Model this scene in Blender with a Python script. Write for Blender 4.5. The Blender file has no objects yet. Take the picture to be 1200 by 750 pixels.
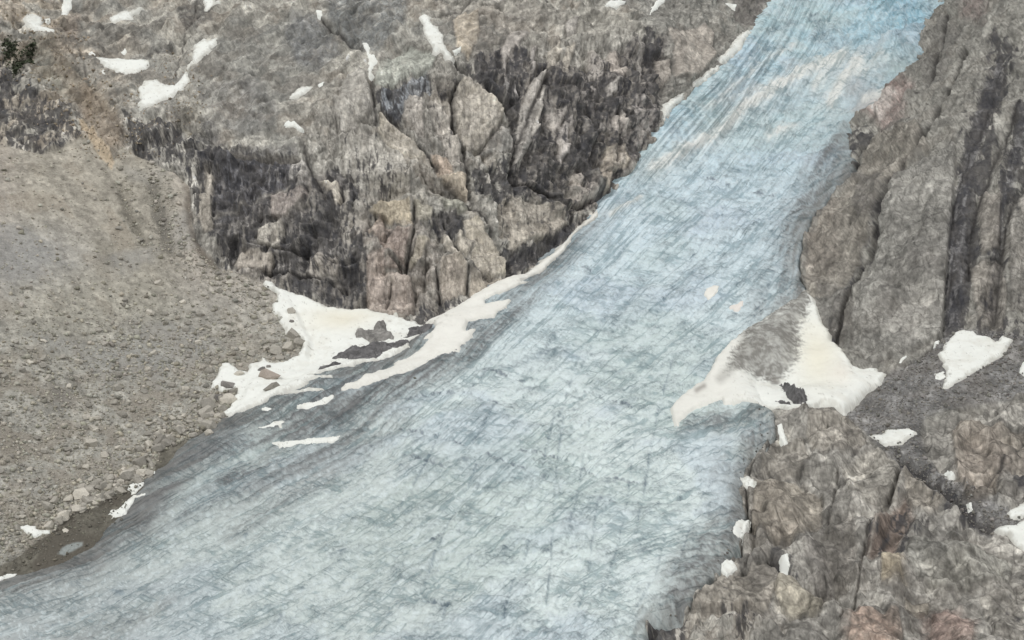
import bpy, bmesh, math, random
import numpy as np
from mathutils import Vector, Matrix

# ------------------------------------------------------------------ scene, camera, world, sun
SC = bpy.context.scene
COL = SC.collection
PITCH = math.radians(-14.0)
HFOV = math.radians(36.0)
CAMZ = 330.0
cam_d = bpy.data.cameras.new('camera'); cam = bpy.data.objects.new('camera', cam_d); COL.objects.link(cam)
cam_d.sensor_width = 36.0
cam_d.angle = HFOV
cam_d.clip_start = 1.0; cam_d.clip_end = 20000.0
cam.location = (0, 0, CAMZ)
cam.rotation_euler = (math.pi/2 + PITCH, 0, 0)
SC.camera = cam

W = bpy.data.worlds.new('World'); SC.world = W; W.use_nodes = True
wn = W.node_tree.nodes; wl = W.node_tree.links
bg = wn['Background']
sky = wn.new('ShaderNodeTexSky'); sky.sky_type = 'NISHITA'; sky.sun_disc = False
SUN_EL = math.radians(52); SUN_AZ = math.radians(-60)      # high, veiled, from the left and a little behind the camera
sky.sun_elevation = SUN_EL; sky.sun_rotation = SUN_AZ + math.pi
sky.air_density = 1.0; sky.dust_density = 3.0; sky.ozone_density = 1.0
hs = wn.new('ShaderNodeHueSaturation'); hs.inputs['Saturation'].default_value = 0.12   # overcast: the cloud layer takes the blue out
wl.new(sky.outputs[0], hs.inputs['Color']); wl.new(hs.outputs[0], bg.inputs['Color'])
bg.inputs['Strength'].default_value = 0.108

sl = bpy.data.lights.new('sun', 'SUN'); so = bpy.data.objects.new('sun', sl); COL.objects.link(so)
sl.energy = 1.75; sl.angle = math.radians(10); sl.color = (1.0, 0.985, 0.96)
# the direction the light comes from
sd_ = Vector((math.sin(SUN_AZ)*math.cos(SUN_EL), -math.cos(SUN_AZ)*math.cos(SUN_EL), math.sin(SUN_EL)))
so.rotation_euler = sd_.to_track_quat('Z', 'Y').to_euler()
so.location = (0, 0, 800)
SC.view_settings.view_transform = 'Standard'; SC.view_settings.look = 'None'
SC.view_settings.exposure = 0.06; SC.view_settings.gamma = 1.0
SC.view_settings.use_curve_mapping = False

SEED = 7
rng = np.random.default_rng(SEED)
random.seed(SEED)
F = np.float32

# ------------------------------------------------------------------ base surface of the valley
# (u, v) parametrises the land: a direction from the survey point at the origin; w is the distance out along the valley axis
K = 2*math.tan(HFOV/2)/1200.0
CP = np.array([
 # glacier, from the foot up
 (0,700,712),(400,750,622),(800,740,606),(500,600,705),(500,500,785),(250,530,800),(130,610,752),(600,400,885),
 (850,450,828),(720,260,1035),(900,300,965),(850,150,1180),(1000,150,1160),(950,0,1400),(1090,0,1340),(1030,60,1270),
 # left cliff foot and brow
 (330,335,955),(480,378,925),(640,300,1000),(400,300,950),(560,300,960),(640,220,1025),(330,170,1012),(230,150,1030),
 (420,170,1010),(540,180,1010),(560,50,1085),(700,100,1098),(760,60,1160),(830,60,1225),(860,0,1360),(500,0,1130),(380,70,1080),(300,0,1160),
 (100,0,1180),(0,0,1120),(180,100,1080),(0,110,1040),(650,0,1180),
 # talus
 (30,178,1000),(0,400,835),(0,600,745),(100,400,862),(190,300,945),(250,450,858),(300,390,905),(60,280,930),(80,530,790),
 # right wall and outcrop
 (945,345,905),(1000,440,835),(900,505,765),(850,640,672),(780,740,612),(1050,400,838),(1050,200,965),(1100,90,1100),
 (1150,0,1190),(1200,0,1110),(1200,200,925),(1200,350,852),(1130,395,835),(1200,460,775),(1030,300,900),
 (1000,560,708),(1200,560,690),(1200,750,592),(950,740,602),(1080,680,628),(1060,500,755),(1130,600,662),(1040,600,672),
 # beyond the frame
 (-300,0,1080),(-300,750,660),(-300,400,790),(1500,0,900),(1500,750,540),(1500,350,700),(0,-250,1400),(600,-250,1500),(1200,-250,1450),
 (200,960,560),(800,960,510),(600,860,550)], dtype=np.float64)

def tps_fit(xy, val, lam=1e-3):
    xy = np.asarray(xy, float)/600.0; n = len(xy)
    d = np.sqrt(((xy[:,None]-xy[None])**2).sum(-1)); Kk = np.where(d > 0, d*d*np.log(d+1e-12), 0)+lam*np.eye(n)
    Pm = np.c_[np.ones(n), xy]
    A = np.block([[Kk, Pm],[Pm.T, np.zeros((3,3))]])
    sol = np.linalg.solve(A, np.r_[val, 0, 0, 0])
    return xy.astype(F), sol.astype(F)
def tps_eval(model, u, v):
    xy, s = model; n = len(xy)
    x = (np.asarray(u)/600.0).astype(F); y = (np.asarray(v)/600.0).astype(F)
    r = s[n]+s[n+1]*x+s[n+2]*y
    for i in range(n):
        d2 = (x-xy[i,0])**2+(y-xy[i,1])**2
        r = r + (0.5*s[i])*d2*np.log(d2+1e-9)
    return r
WM = tps_fit(CP[:,:2], np.log(CP[:,2]), 6e-3)
ca, sa = math.cos(PITCH), math.sin(PITCH)
def base(u, v):
    w = np.exp(tps_eval(WM, u, v)).astype(F)
    a = (u-600.0)*K*w; b = (375.0-v)*K*w
    return np.stack([a, w*ca-b*sa, w*sa+b*ca+CAMZ], -1).astype(F)
def base_n(u, v, e=1.5):
    u = np.asarray(u, F); v = np.asarray(v, F)
    du = base(u+e, v)-base(u-e, v); dv = base(u, v+e)-base(u, v-e)
    n = np.cross(dv, du); n /= np.linalg.norm(n, axis=-1, keepdims=True)+1e-9
    return n.astype(F)

# ------------------------------------------------------------------ numpy helpers
def ss(a, b, x):
    t = np.clip((x-a)/(b-a), 0, 1); return t*t*(3-2*t)
def lin(c):
    c = np.asarray(c, float)/255.0
    return np.where(c <= 0.04045, c/12.92, ((c+0.055)/1.055)**2.4).astype(F)
def sdist(poly, u, v, pad=None):
    """signed distance (px of the base parametrisation), positive inside"""
    p = np.asarray(poly, F); out = np.full(u.shape, -1e3, F)
    if pad is None: sel = np.ones(u.shape, bool)
    else: sel = (u > p[:,0].min()-pad)&(u < p[:,0].max()+pad)&(v > p[:,1].min()-pad)&(v < p[:,1].max()+pad)
    if not sel.any(): return out
    x = u[sel]; y = v[sel]; d = np.full(x.shape, 1e9, F); ins = np.zeros(x.shape, bool)
    q = np.roll(p, -1, 0)
    for (ax, ay), (bx, by) in zip(p, q):
        ex, ey = bx-ax, by-ay; L = ex*ex+ey*ey+1e-9
        t = np.clip(((x-ax)*ex+(y-ay)*ey)/L, 0, 1)
        d = np.minimum(d, (x-ax-t*ex)**2+(y-ay-t*ey)**2)
        if ay != by:
            c = ((ay > y) != (by > y)) & (x < ex*(y-ay)/ey+ax); ins ^= c
    d = np.sqrt(d); out[sel] = np.where(ins, d, -d)
    return out
def ldist(line, u, v, pad=40):
    p = np.asarray(line, F); out = np.full(u.shape, 1e3, F)
    sel = (u > p[:,0].min()-pad)&(u < p[:,0].max()+pad)&(v > p[:,1].min()-pad)&(v < p[:,1].max()+pad)
    if not sel.any(): return out
    x = u[sel]; y = v[sel]; d = np.full(x.shape, 1e9, F)
    for (ax, ay), (bx, by) in zip(p[:-1], p[1:]):
        ex, ey = bx-ax, by-ay; L = ex*ex+ey*ey+1e-9
        t = np.clip(((x-ax)*ex+(y-ay)*ey)/L, 0, 1)
        d = np.minimum(d, (x-ax-t*ex)**2+(y-ay-t*ey)**2)
    out[sel] = np.sqrt(d); return out

def fields(P, specs):
    """evaluate noise textures at the points P in one throw-away geometry-node tree, read back as arrays"""
    n = len(P); me = bpy.data.meshes.new('tmp'); me.vertices.add(n)
    me.vertices.foreach_set('co', np.ascontiguousarray(P, F).ravel())
    ob = bpy.data.objects.new('tmp', me); COL.objects.link(ob)
    ng = bpy.data.node_groups.new('tmp', 'GeometryNodeTree')
    ng.interface.new_socket('Geometry', in_out='INPUT', socket_type='NodeSocketGeometry')
    ng.interface.new_socket('Geometry', in_out='OUTPUT', socket_type='NodeSocketGeometry')
    N = ng.nodes; L = ng.links
    gi = N.new('NodeGroupInput'); go = N.new('NodeGroupOutput'); pos = N.new('GeometryNodeInputPosition')
    g = gi.outputs[0]
    def store(g, name, sock, vec):
        st = N.new('GeometryNodeStoreNamedAttribute'); st.data_type = 'FLOAT_VECTOR' if vec else 'FLOAT'; st.domain = 'POINT'
        st.inputs['Name'].default_value = name
        L.new(g, st.inputs['Geometry'])
        tgt = [i for i in st.inputs if i.name == 'Value' and i.enabled][0]
        L.new(sock, tgt); return st.outputs[0]
    for name, sp in specs.items():
        kind, scale = sp[0], sp[1]
        off = (hash_off(name))
        vm = N.new('ShaderNodeVectorMath'); vm.operation = 'ADD'; vm.inputs[1].default_value = off
        L.new(pos.outputs[0], vm.inputs[0])
        if kind in ('fbm', 'ridged'):
            t = N.new('ShaderNodeTexNoise'); t.noise_dimensions = '3D'
            if kind == 'ridged':
                t.noise_type = 'RIDGED_MULTIFRACTAL'; t.inputs['Offset'].default_value = 1.0; t.inputs['Gain'].default_value = 2.0
            t.inputs['Scale'].default_value = scale; t.inputs['Detail'].default_value = sp[2]
            t.inputs['Roughness'].default_value = sp[3]; t.inputs['Distortion'].default_value = sp[4] if len(sp) > 4 else 0
            L.new(vm.outputs[0], t.inputs['Vector']); g = store(g, name, t.outputs[0], False)
        elif kind == 'facet':
            t = N.new('ShaderNodeTexVoronoi'); t.feature = 'F1'; t.inputs['Scale'].default_value = scale
            L.new(vm.outputs[0], t.inputs['Vector'])
            g = store(g, name+'_c', t.outputs['Color'], True); g = store(g, name+'_p', t.outputs['Position'], True)
            g = store(g, name+'_v', vm.outputs[0], True)
            t2 = N.new('ShaderNodeTexVoronoi'); t2.feature = 'DISTANCE_TO_EDGE'; t2.inputs['Scale'].default_value = scale
            L.new(vm.outputs[0], t2.inputs['Vector']); g = store(g, name+'_e', t2.outputs['Distance'], False)
        elif kind == 'edge':
            t = N.new('ShaderNodeTexVoronoi'); t.feature = 'DISTANCE_TO_EDGE'; t.inputs['Scale'].default_value = scale
            L.new(vm.outputs[0], t.inputs['Vector']); g = store(g, name, t.outputs['Distance'], False)
    L.new(g, go.inputs[0])
    md = ob.modifiers.new('n', 'NODES'); md.node_group = ng
    dg = bpy.context.evaluated_depsgraph_get(); em = ob.evaluated_get(dg).data
    out = {}
    def rd(nm, vec):
        a = np.empty(n*(3 if vec else 1), F)
        em.attributes[nm].data.foreach_get('vector' if vec else 'value', a)
        return a.reshape(n, 3) if vec else a
    for name, sp in specs.items():
        if sp[0] == 'facet':
            c = rd(name+'_c', True)-0.5; p = rd(name+'_p', True); v = rd(name+'_v', True)
            e = ss(0, .16, rd(name+'_e', False))
            out[name] = ((c*(v-p)).sum(-1)*sp[1]*2.2+.16)*e-.1      # a tilted block per cell, sunk along its joints
            out[name+'_r'] = c[:,0]+0.5
        else: out[name] = rd(name, False)
    bpy.data.objects.remove(ob); bpy.data.meshes.remove(me); bpy.data.node_groups.remove(ng)
    return out
def hash_off(name):
    h = 0
    for ch in name: h = (h*131+ord(ch)) % 100003
    return ((h % 97)*13.7, (h % 89)*17.3, (h % 83)*11.9)
def nz(a, lo=0.3, hi=0.7): return np.clip((a-lo)/(hi-lo), 0, 1)
def uq(d):
    """spread each noise field evenly over 0..1"""
    q = np.linspace(0, 1, 65); r = {}
    for k, a in d.items():
        r[k] = np.interp(a, np.quantile(a[::max(1, len(a)//20000)], q), q).astype(F)
    return r
def stretch(P, d, k):
    d = np.asarray(d, F); d = d/np.linalg.norm(d)
    a = P@d
    return (P-np.outer(a, d)*(1-1.0/k)).astype(F)

# ------------------------------------------------------------------ outlines surveyed on the land
GLACIER = [(915,-300),(903,0),(890,20),(877,38),(864,60),(847,76),(839,82),(816,101),(801,117),(789,128),(773,146),(760,171),(747,187),
 (736,201),(725,214),(717,225),(704,241),(695,249),(674,269),(657,289),(630,308),(600,320),(572,333),(550,349),(524,364),(503,379),
 (495,392),(478,404),(440,420),(400,430),(360,440),(330,458),(290,477),(262,489),(242,504),(223,513),(208,527),(196,542),(183,553),(170,562),
 (167,570),(155,585),(148,602),(130,613),(123,623),(115,637),(100,647),(83,657),(55,666),(20,676),(0,682),(-40,694),(-340,760),(-340,1000),(760,1000),
 (748,790),(753,750),(760,739),(759,728),(780,722),(795,719),(800,713),(817,700),(833,685),(850,663),(863,643),(873,615),(872,600),(868,575),(872,560),(883,540),
 (900,527),(908,512),(905,495),(893,480),(885,460),(890,430),(900,405),(925,372),(940,348),(943,338),(937,326),(935,310),(939,289),(945,273),
 (951,259),(960,241),(973,222),(987,210),(997,199),(1001,186),(997,172),(994,160),(1000,146),(1010,136),(1022,126),(1034,112),(1040,100),(1055,94),
 (1063,86),(1072,70),(1080,50),(1090,30),(1103,0),(1130,-60),(1180,-300)]
TALUS = [(-400,140),(0,167),(20,173),(50,180),(80,171),(97,162),(130,190),(142,172),(160,180),(185,195),(205,200),(222,215),(223,230),
 (226,262),(231,278),(245,299),(263,313),(290,326),(309,331),(330,345),(349,372),(362,400),(358,418),(330,432),(292,450),(285,470),(268,490),(250,499),(242,504),
 (223,513),(210,518),(195,527),(187,525),(187,533),(180,550),(180,556),(167,563),(150,568),(142,576),(125,585),(115,594),(83,603),(62,624),(35,640),
 (25,650),(0,665),(-60,690),(-400,760)]
MUD = [(262,489),(190,520),(176,556),(140,570),(100,590),(40,630),(-10,650),(-60,680),(-420,740),(-420,840),(-40,720),(60,690),(140,640),(180,590),(215,550),(262,510)]
RIGHTSCREE = [(1038,438),(1062,428),(1085,410),(1108,392),(1125,382),(1150,388),(1200,392),(1500,400),(1500,470),(1200,465),(1170,470),(1130,475),(1085,485),(1078,505),(1085,535),
 (1110,560),(1150,585),(1185,598),(1210,600),(1210,625),(1165,622),(1120,602),(1085,575),(1055,545),(1030,525),(1005,500),(985,492),(1000,480),(1020,462)]
OUTCROP = [(900,500),(940,492),(990,488),(1010,505),(1030,525),(1080,500),(1170,470),(1600,468),(1600,1000),(720,1000),(740,760),(800,715),(850,665),(873,615),(872,560)]
UPPER = [(-400,-400),(-400,180),(0,172),(60,182),(97,165),(130,190),(143,165),(143,135),(200,120),(260,150),(345,180),(350,150),(425,95),(440,60),(500,70),(555,60),(640,45),(720,40),(770,35),(840,30),(903,-10),(915,-400)]

FIELD = [(308.6,331.5),(312,331),(319,334),(324,337),(336,338),(349,343),(359,345.5),(372,352),(382,355),(395,356.4),(417.6,358),(427,360),(437,363),
 (445,365),(453,369),(463,370),(470,373),(475,376),(485,377),(490,381),(494,382),(503,386),(507,395),(493,402),(481,408),(481,414),(463,422),(459,424),(448,428),(436,432),
 (418,435),(416,438),(400,440),(386,443.6),(374,445),(364,449),(364,452),(392,453),(391,454),(376,455),(365,457),(360,459),(363.6,461.6),(358,465),
 (344,468),(338,470),(380,468),(382,469.4),(358,472),(340,471.4),(326,473),(316,478),(308,483),(288,486.7),(266.8,490.5),(260,487.4),(260.4,483.6),
 (268,478.6),(272,469.7),(277.7,463),(275.6,458),(268,457.5),(260.4,459.6),(251.5,455.8),(245.7,457),(249,448),(255.3,438),(256.6,431.7),(261.7,425.3),
 (270.6,424),(271.8,427.9),(278,430.4),(279.4,434),(288.3,436.7),(292,431.7),(292,426.6),(306,421.5),(307.3,417.7),(311,419),(313.7,422.8),(331.4,422.8),
 (349,415),(354,403.8),(354,396),(346.6,391),(335,389.8),(332.7,382),(327.6,376),(326.3,369.6),(318.7,363),(320,355.6),(325,353),(323.8,343),(317.5,339),(311,336.6)]
STRIP = [(704,242),(695,249),(685,258),(674,269),(664,281),(657,289),(646,297),(630,308),(616,316),(600,319.6),(588,325),(572,333),(560,341),(550,349),
 (538,356),(524,364),(510,372),(500,379),(495,383),(505,385),(511,388),(513,395),(507,401),(498,409),(508,406),(500,412),(492,418),(480,425),(466,431),
 (458,437),(448,440),(428,450),(422,457),(418,459),(406,462),(401,470),(420,466),(436,461),(446,457),(460,451),(476,447),(492,440),(516,427),(540,417),
 (552,405),(558,395),(547,397),(550,387),(577,380),(588,372),(598,363),(599,358),(590,358),(569,361),(568,356),(585,349),(596,344),(612,338),(618,334),(607,335),
 (610,333),(622,326),(628,321),(640,314),(652,304),(660,296),(668,283),(676,273),(684,265),(692,260),(700,254)]
WEDGE = [(943,338),(952,347),(960,367),(963,380),(973,392),(973,398),(982,407),(990,423),(1000,435),(1013,437),(1028,433),(1030,437),(1038,438),(1033,450),
 (1017,463),(1007,473),(1000,482),(990,488),(977,485),(960,486),(946,493),(938,497),(927,497),(913,490),(900,486),(877,483),(865,482),(850,485),(847,480),
 (833,485),(817,490),(807,498),(794,509),(787.6,502),(787,489.5),(795,479),(813,465.5),(825.6,459),(834.5,446.5),(841,431),(853.5,415),(866,403),(874,397),
 (889,385.6),(907,373),(922,363),(934.6,350),(940,341)]
DIRTY = [(874,401),(891,386),(922,363),(940,338),(950,343),(952,355),(945,378),(938,391),(937,411),(932,431),(917,446.5),(907,451.5),(881,445),(864,444),(851,451),(856,439),(866,421)]
G1 = 'snow patches high on the brown mountainside'
G2 = 'old snow along the left edge of the glacier'
G3 = 'snow patches on the dark rock right of the glacier'
SNOW = [  # polygon, thickness (m), label, group
 (FIELD,1.4,'large snow field below the streaked cliff, boulders and dark rock poking through',G2),
 (STRIP,1.6,'long white snow strip curving up between the cliff foot and the blue ice',G2),
 (WEDGE,2.0,'big snow wedge with a grey grimy face between ice and right rock wall',G3),
 ([(76,-4),(86,-4),(83,8),(79,14),(73,13)],.8,'small upright snow patch at the top edge left of the broad pale gully',G1),
 ([(28.5,22),(33,17.5),(42,17),(50,21),(49.5,27),(47,32),(55,35),(62.5,38.5),(62,44),(55,44),(45.5,41.5),(37,38.5),(36,34),(30,28)],.8,'lumpy snow patch above the dark green shrubs',G1),
 ([(128,20),(134,16),(142,13.5),(152,13.5),(163,8),(166,8),(163,12),(155,15),(155,19),(149,23),(140,24.5),(135,27.5),(130.5,25)],.8,'narrow tapering snow patch alone on the mountainside, its tip pointing right',G1),
 ([(237,1),(240,-3),(250,-3),(251,3.5),(259,5),(259,8),(252,10.5),(247,10.5),(243,13.5),(239,10.5),(239,5)],.8,'ragged snow patch cut by the top edge above the forked snow ribbon',G1),
 ([(112,68.5),(121,70),(140,67.5),(149,71),(168,74),(174,73),(176,80.5),(171.5,84.5),(163,87),(161,90),(149,91),(140,88.5),(133,84.5),(124,80.5),(118,74)],.9,'wide boat-shaped snow patch just left of the largest high patch',G1),
 ([(162,101.5),(170,96),(184,94.5),(194,99),(204,98),(210,92),(216,85),(218,82),(220.5,83),(220.5,90),(222,94.5),(218,99),(213.5,106),(208,106),(201,113),(187,118),(171.5,124),(162,122.5),(161,120),(166,114),(162,111)],.9,'largest high snow patch, its arm rising to the right',G1),
 ([(240,45.5),(244,48),(254,45.5),(252,50),(247,56),(247,59.5),(241.5,63),(236,70),(230,75),(224,76),(219.5,81.5),(218,76),(225,70),(226,68),(230,55),(234.5,50)],.8,'forked snow ribbon rising above the arm of the largest high patch',G1),
 ([(372,12),(376.5,12),(377,17),(371,17)],.5,'tiny snow scrap at the head of a dark diagonal crack',G1),
 ([(427,51.5),(431,51.5),(432.6,57),(431.6,61),(437,62),(442,69),(441,72),(436,75),(434,81),(437,85),(434,89.5),(431.6,88),(432,77),(432.4,70),(430,60),(426.4,56)],.7,'thin vertical snow sliver at the top of a narrow cliff gully',G1),
 ([(339,111),(349,103),(360,98),(365,98.4),(362,103),(356,109),(348,113),(339,113.6)],.7,'slanting spindle of snow on the ledges above the dark streaked cliff',G1),
 ([(372.4,96),(378,94),(377,98),(375,101)],.4,'snow crumb right beside the slanting spindle of snow',G1),
 ([(491,21),(497,16.6),(504,19.6),(504,26),(507,31.6),(513,34),(520,43),(520,54),(524,59),(531,66),(529,69),(522,65),(517,60.6),(508,61),(506,54),(501,47),(497,38),(495,29)],.9,'long snow tongue hanging down the cliff top towards a diagonal crack',G1),
 ([(530,58),(540,54),(539,57),(532,59.4)],.4,'snow shred to the right of the foot of the long snow tongue',G1),
 ([(333,144),(337,141),(341,143),(345,141),(352,146),(351,147.5),(344,146),(338,146)],.4,'bent snow shred on the ledge above the darkest cliff streaks',G1),
 ([(711,4),(717,-3),(735,-3),(731,2),(720,5)],.5,'flat snow patch cut by the top edge above the curtain cliff',G1),
 ([(768,3),(773,-3),(780,0),(773,5.5),(764,13)],.5,'small leaning snow patch at the top edge, between flat patch and glacier',G1),
 ([(853,0),(857,0),(864,4),(863,7)],.4,'thin snow dash at the top edge nearest the glacier',G1),
 ([(839,71),(848,64),(853,57),(863,45),(869,40),(876,36),(879,40),(871,50),(866,60),(858,68),(847,77),(841,77)],1.3,'snow lump highest on the left glacier edge',G2),
 ([(810,98),(820,91),(832,83),(839,79),(840,84),(828,93),(817,102),(811,103)],1.0,'thin snow rim between the two snow lumps on the glacier edge',G2),
 ([(772,140),(779,128),(781,120),(795,111),(803,107),(803,115),(790,126),(782,137),(774,145)],1.3,'lower snow lump on the left glacier edge beside the curtain cliff',G2),
 ([(1099,414.4),(1104.6,410),(1111,398.5),(1118,389.5),(1127,386),(1141,387.7),(1144,392),(1154.5,393),(1161,395),(1166,401),(1170,399.7),(1174,393.6),(1182,396),(1187,398.5),(1182,405),(1175,416.7),(1157,428),(1141,438),(1125,446),(1111,455),(1103.5,455.7),(1107,448.4),(1109,435),(1104.6,430),(1106,424.6),(1101,421)],1.0,'white triangular snow patch under the dark streaked right wall',G3),
 ([(1096,438),(1106,436.6),(1107,443),(1102,445),(1097,444)],.5,'snow scrap touching the left side of the triangular patch',G3),
 ([(1095,400),(1100,399),(1100,403),(1096,403)],.4,'snow dot above the left side of the triangular patch',G3),
 ([(1053.6,426),(1057,420),(1061.5,416.7),(1060,421),(1056,426)],.4,'short snow dash at the foot of the big rounded rock wall',G3),
 ([(1194,435),(1197,424),(1206,420),(1215,430),(1206,441),(1200,440)],.6,'snow patch cut by the right edge, level with the triangular patch',G3),
 ([(1022,511),(1036.6,508.5),(1039,504),(1050,504),(1066,501.7),(1075,508.5),(1065,514),(1058,521),(1036.6,523.7),(1027.5,516.5),(1018,511)],.8,'leaf-shaped snow patch in the notch above the brown outcrop',G3),
 ([(911.7,508),(915,507),(923,520.7),(920,522.7),(914,515)],.5,'thin snow sliver below the tip of the big snow wedge',G3),
 ([(869,562),(875,559),(883,561),(887,567),(880,570),(871.7,569)],.7,'small round snow cap at the upper ice edge of the brown outcrop',G3),
 ([(871,612),(877,613),(873.5,623),(866,633),(860,631),(863,621)],.7,'tilted snow scrap in the crack between ice and outcrop',G3),
 ([(846,663),(851,657),(858,657),(862.5,663),(851,672),(846,668.5)],.8,'snow disc lowest on the edge between ice and outcrop',G3),
 ([(913.5,654),(923,652.5),(925.5,660),(920,668),(915,662)],.7,'lone snow drop in a hollow of the brown outcrop',G3),
 ([(1105,555),(1110,553),(1116.5,560),(1113,563)],.5,'upper snow speck in the dark gully across the outcrop',G3),
 ([(1132,589),(1138,589),(1139.5,595),(1135,595)],.5,'lower snow speck in the dark gully across the outcrop',G3),
 ([(1181,603),(1183,597),(1192,593),(1210,588),(1212,600),(1195,609),(1185,608)],.7,'small snow lobe at the right edge above the larger patch',G3),
 ([(1163,616.7),(1187,615),(1202,608),(1225,620),(1225,660),(1205,640),(1192,633),(1180,625),(1170,623)],.8,'pointed snow patch running out of the right edge below the gully',G3),
 ([(828,357),(830,350),(838,345),(844,345),(843,353),(838,358),(832,361.7)],.7,'cream snow blob alone on the blue ice',"snow remnants on the ice"),
 ([(855,368),(865,365),(872,361.7),(872,366.7),(863,371.7)],.5,'pinkish snow dash on the ice near the cream blob',"snow remnants on the ice"),
 ([(21,616.7),(41.7,615),(43,620),(50,621),(58,621.7),(58,625),(50,626),(46,626.7),(47.5,628),(40,630),(31.7,625),(25,620)],.6,'jagged snow patch at the foot of the talus by the far left edge',G2),
 ([(151,568),(153,564.7),(160,565),(169,564.7),(167.5,569),(161.7,573),(160,576.7),(154,579),(153,575),(149,573)],.5,'snow patch wedged between the talus foot and ice, upper of two',G2),
 ([(153,581.7),(157.5,580),(171,579),(170,581),(158,583),(156,590),(150,597.5),(148,602.5),(130,608),(132.5,604),(130,602.5),(126.7,602.5),(133,597.5),(141.7,594),(146.7,588)],.6,'curved claw-shaped snow patch between muddy channel and ice',G2),
 ([(-12,681),(8,674),(20,672.7),(18,675),(0,681)],.4,'thin snow dash at the left edge where mud meets ice',G2),
 ([(350,488),(351,485),(354,484),(370,483),(382,478),(393,474.4),(394,475.6),(388,480),(376,485),(362,489)],.5,'slim snow streak on grey ice below the left tip of the long strip',G2),
 ([(306,487),(312,485),(321,486),(320,488.5),(308,489)],.4,'short snow dash on grey ice directly under the snow field',G2),
 ([(302,506),(318,503),(324,500),(333,499),(336,501),(330,504),(312,506.6)],.5,'snow streak on grey ice, second below the snow field',G2),
 ([(318,522.4),(340,521.5),(366,519),(384,518),(401,515.5),(396,519.6),(380,523),(350,524),(328,526)],.4,'lowest and longest thin snow streak on the grey ice',G2),
 ([(103,64),(107,62.5),(111,65),(110,67),(104,66.5)],.3,'tiny snow fleck left above the boat-shaped patch',G1),
 ([(119.5,86),(121.5,85),(123,89),(120.5,89)],.3,'tiny snow fleck below the boat-shaped patch',G1),
 ([(142,60),(147,57),(148,59),(144,62)],.3,'tiny snow fleck above the boat-shaped patch',G1),
 ([(54,22),(58,21),(59,24),(55,25)],.3,'tiny snow fleck right of the lumpy patch above the shrubs',G1),
 ([(177,553),(181,552),(182,555),(178,556.5)],.5,'white snow crumb among boulders at the talus foot',G2),
]
ISLANDS = [
 ([(415,392),(420,386),(426,388),(437,388),(439,384),(445,381),(451,383),(453,387),(459,389),(459,395),(462,401),(461,403),(455,403),(449,405),(439,404),(434,404),(429,399),(427,397),(421,397),(417,398)],4.5,'knobbly grey rock knob poking out of the snow field','grey'),
 ([(389,420),(395,417),(402,415),(406,411),(415,406),(419,407),(423,409),(433,407),(445,406),(457,407),(471,409),(480,409),(478,413),(462,418),(453,421),(443,425),(442,428),(430,429.5),(414,429.5),(407,429.5),(407,426),(397,425),(391,423)],3.5,'wide dark rock ledge below the knobbly rock knob in the snow','dark'),
 ([(367,439),(374,433),(379,430),(390,429.6),(404,433),(405.6,434.4),(396,438),(376,440)],2.0,'low dark rock hump at the lower rim of the snow field','dark'),
 ([(479,390),(486,389),(495,387.6),(501,388),(505,391),(509,392),(503,396),(494,400),(486,403),(479,404.7),(472,403),(477,400),(479,397)],3.0,'dark rock block where the snow field joins the snow strip','dark'),
 ([(464,399),(467,397.5),(472,397),(474,399),(472,401),(466,401)],1.4,'small dark stone in the snow between the two rock masses','dark'),
 ([(912,457),(922,462),(930,468),(941,473),(945,480),(944,490),(938,495),(930,491),(922,480),(916,468)],6.0,'dark rock lens dividing the foot of the big snow wedge','dark'),
 ([(899,474),(904,475),(916,481),(928,489),(927,493),(912,484)],4.5,'thin dark rock sliver left of the rock lens in the snow wedge','dark'),
]
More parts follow.
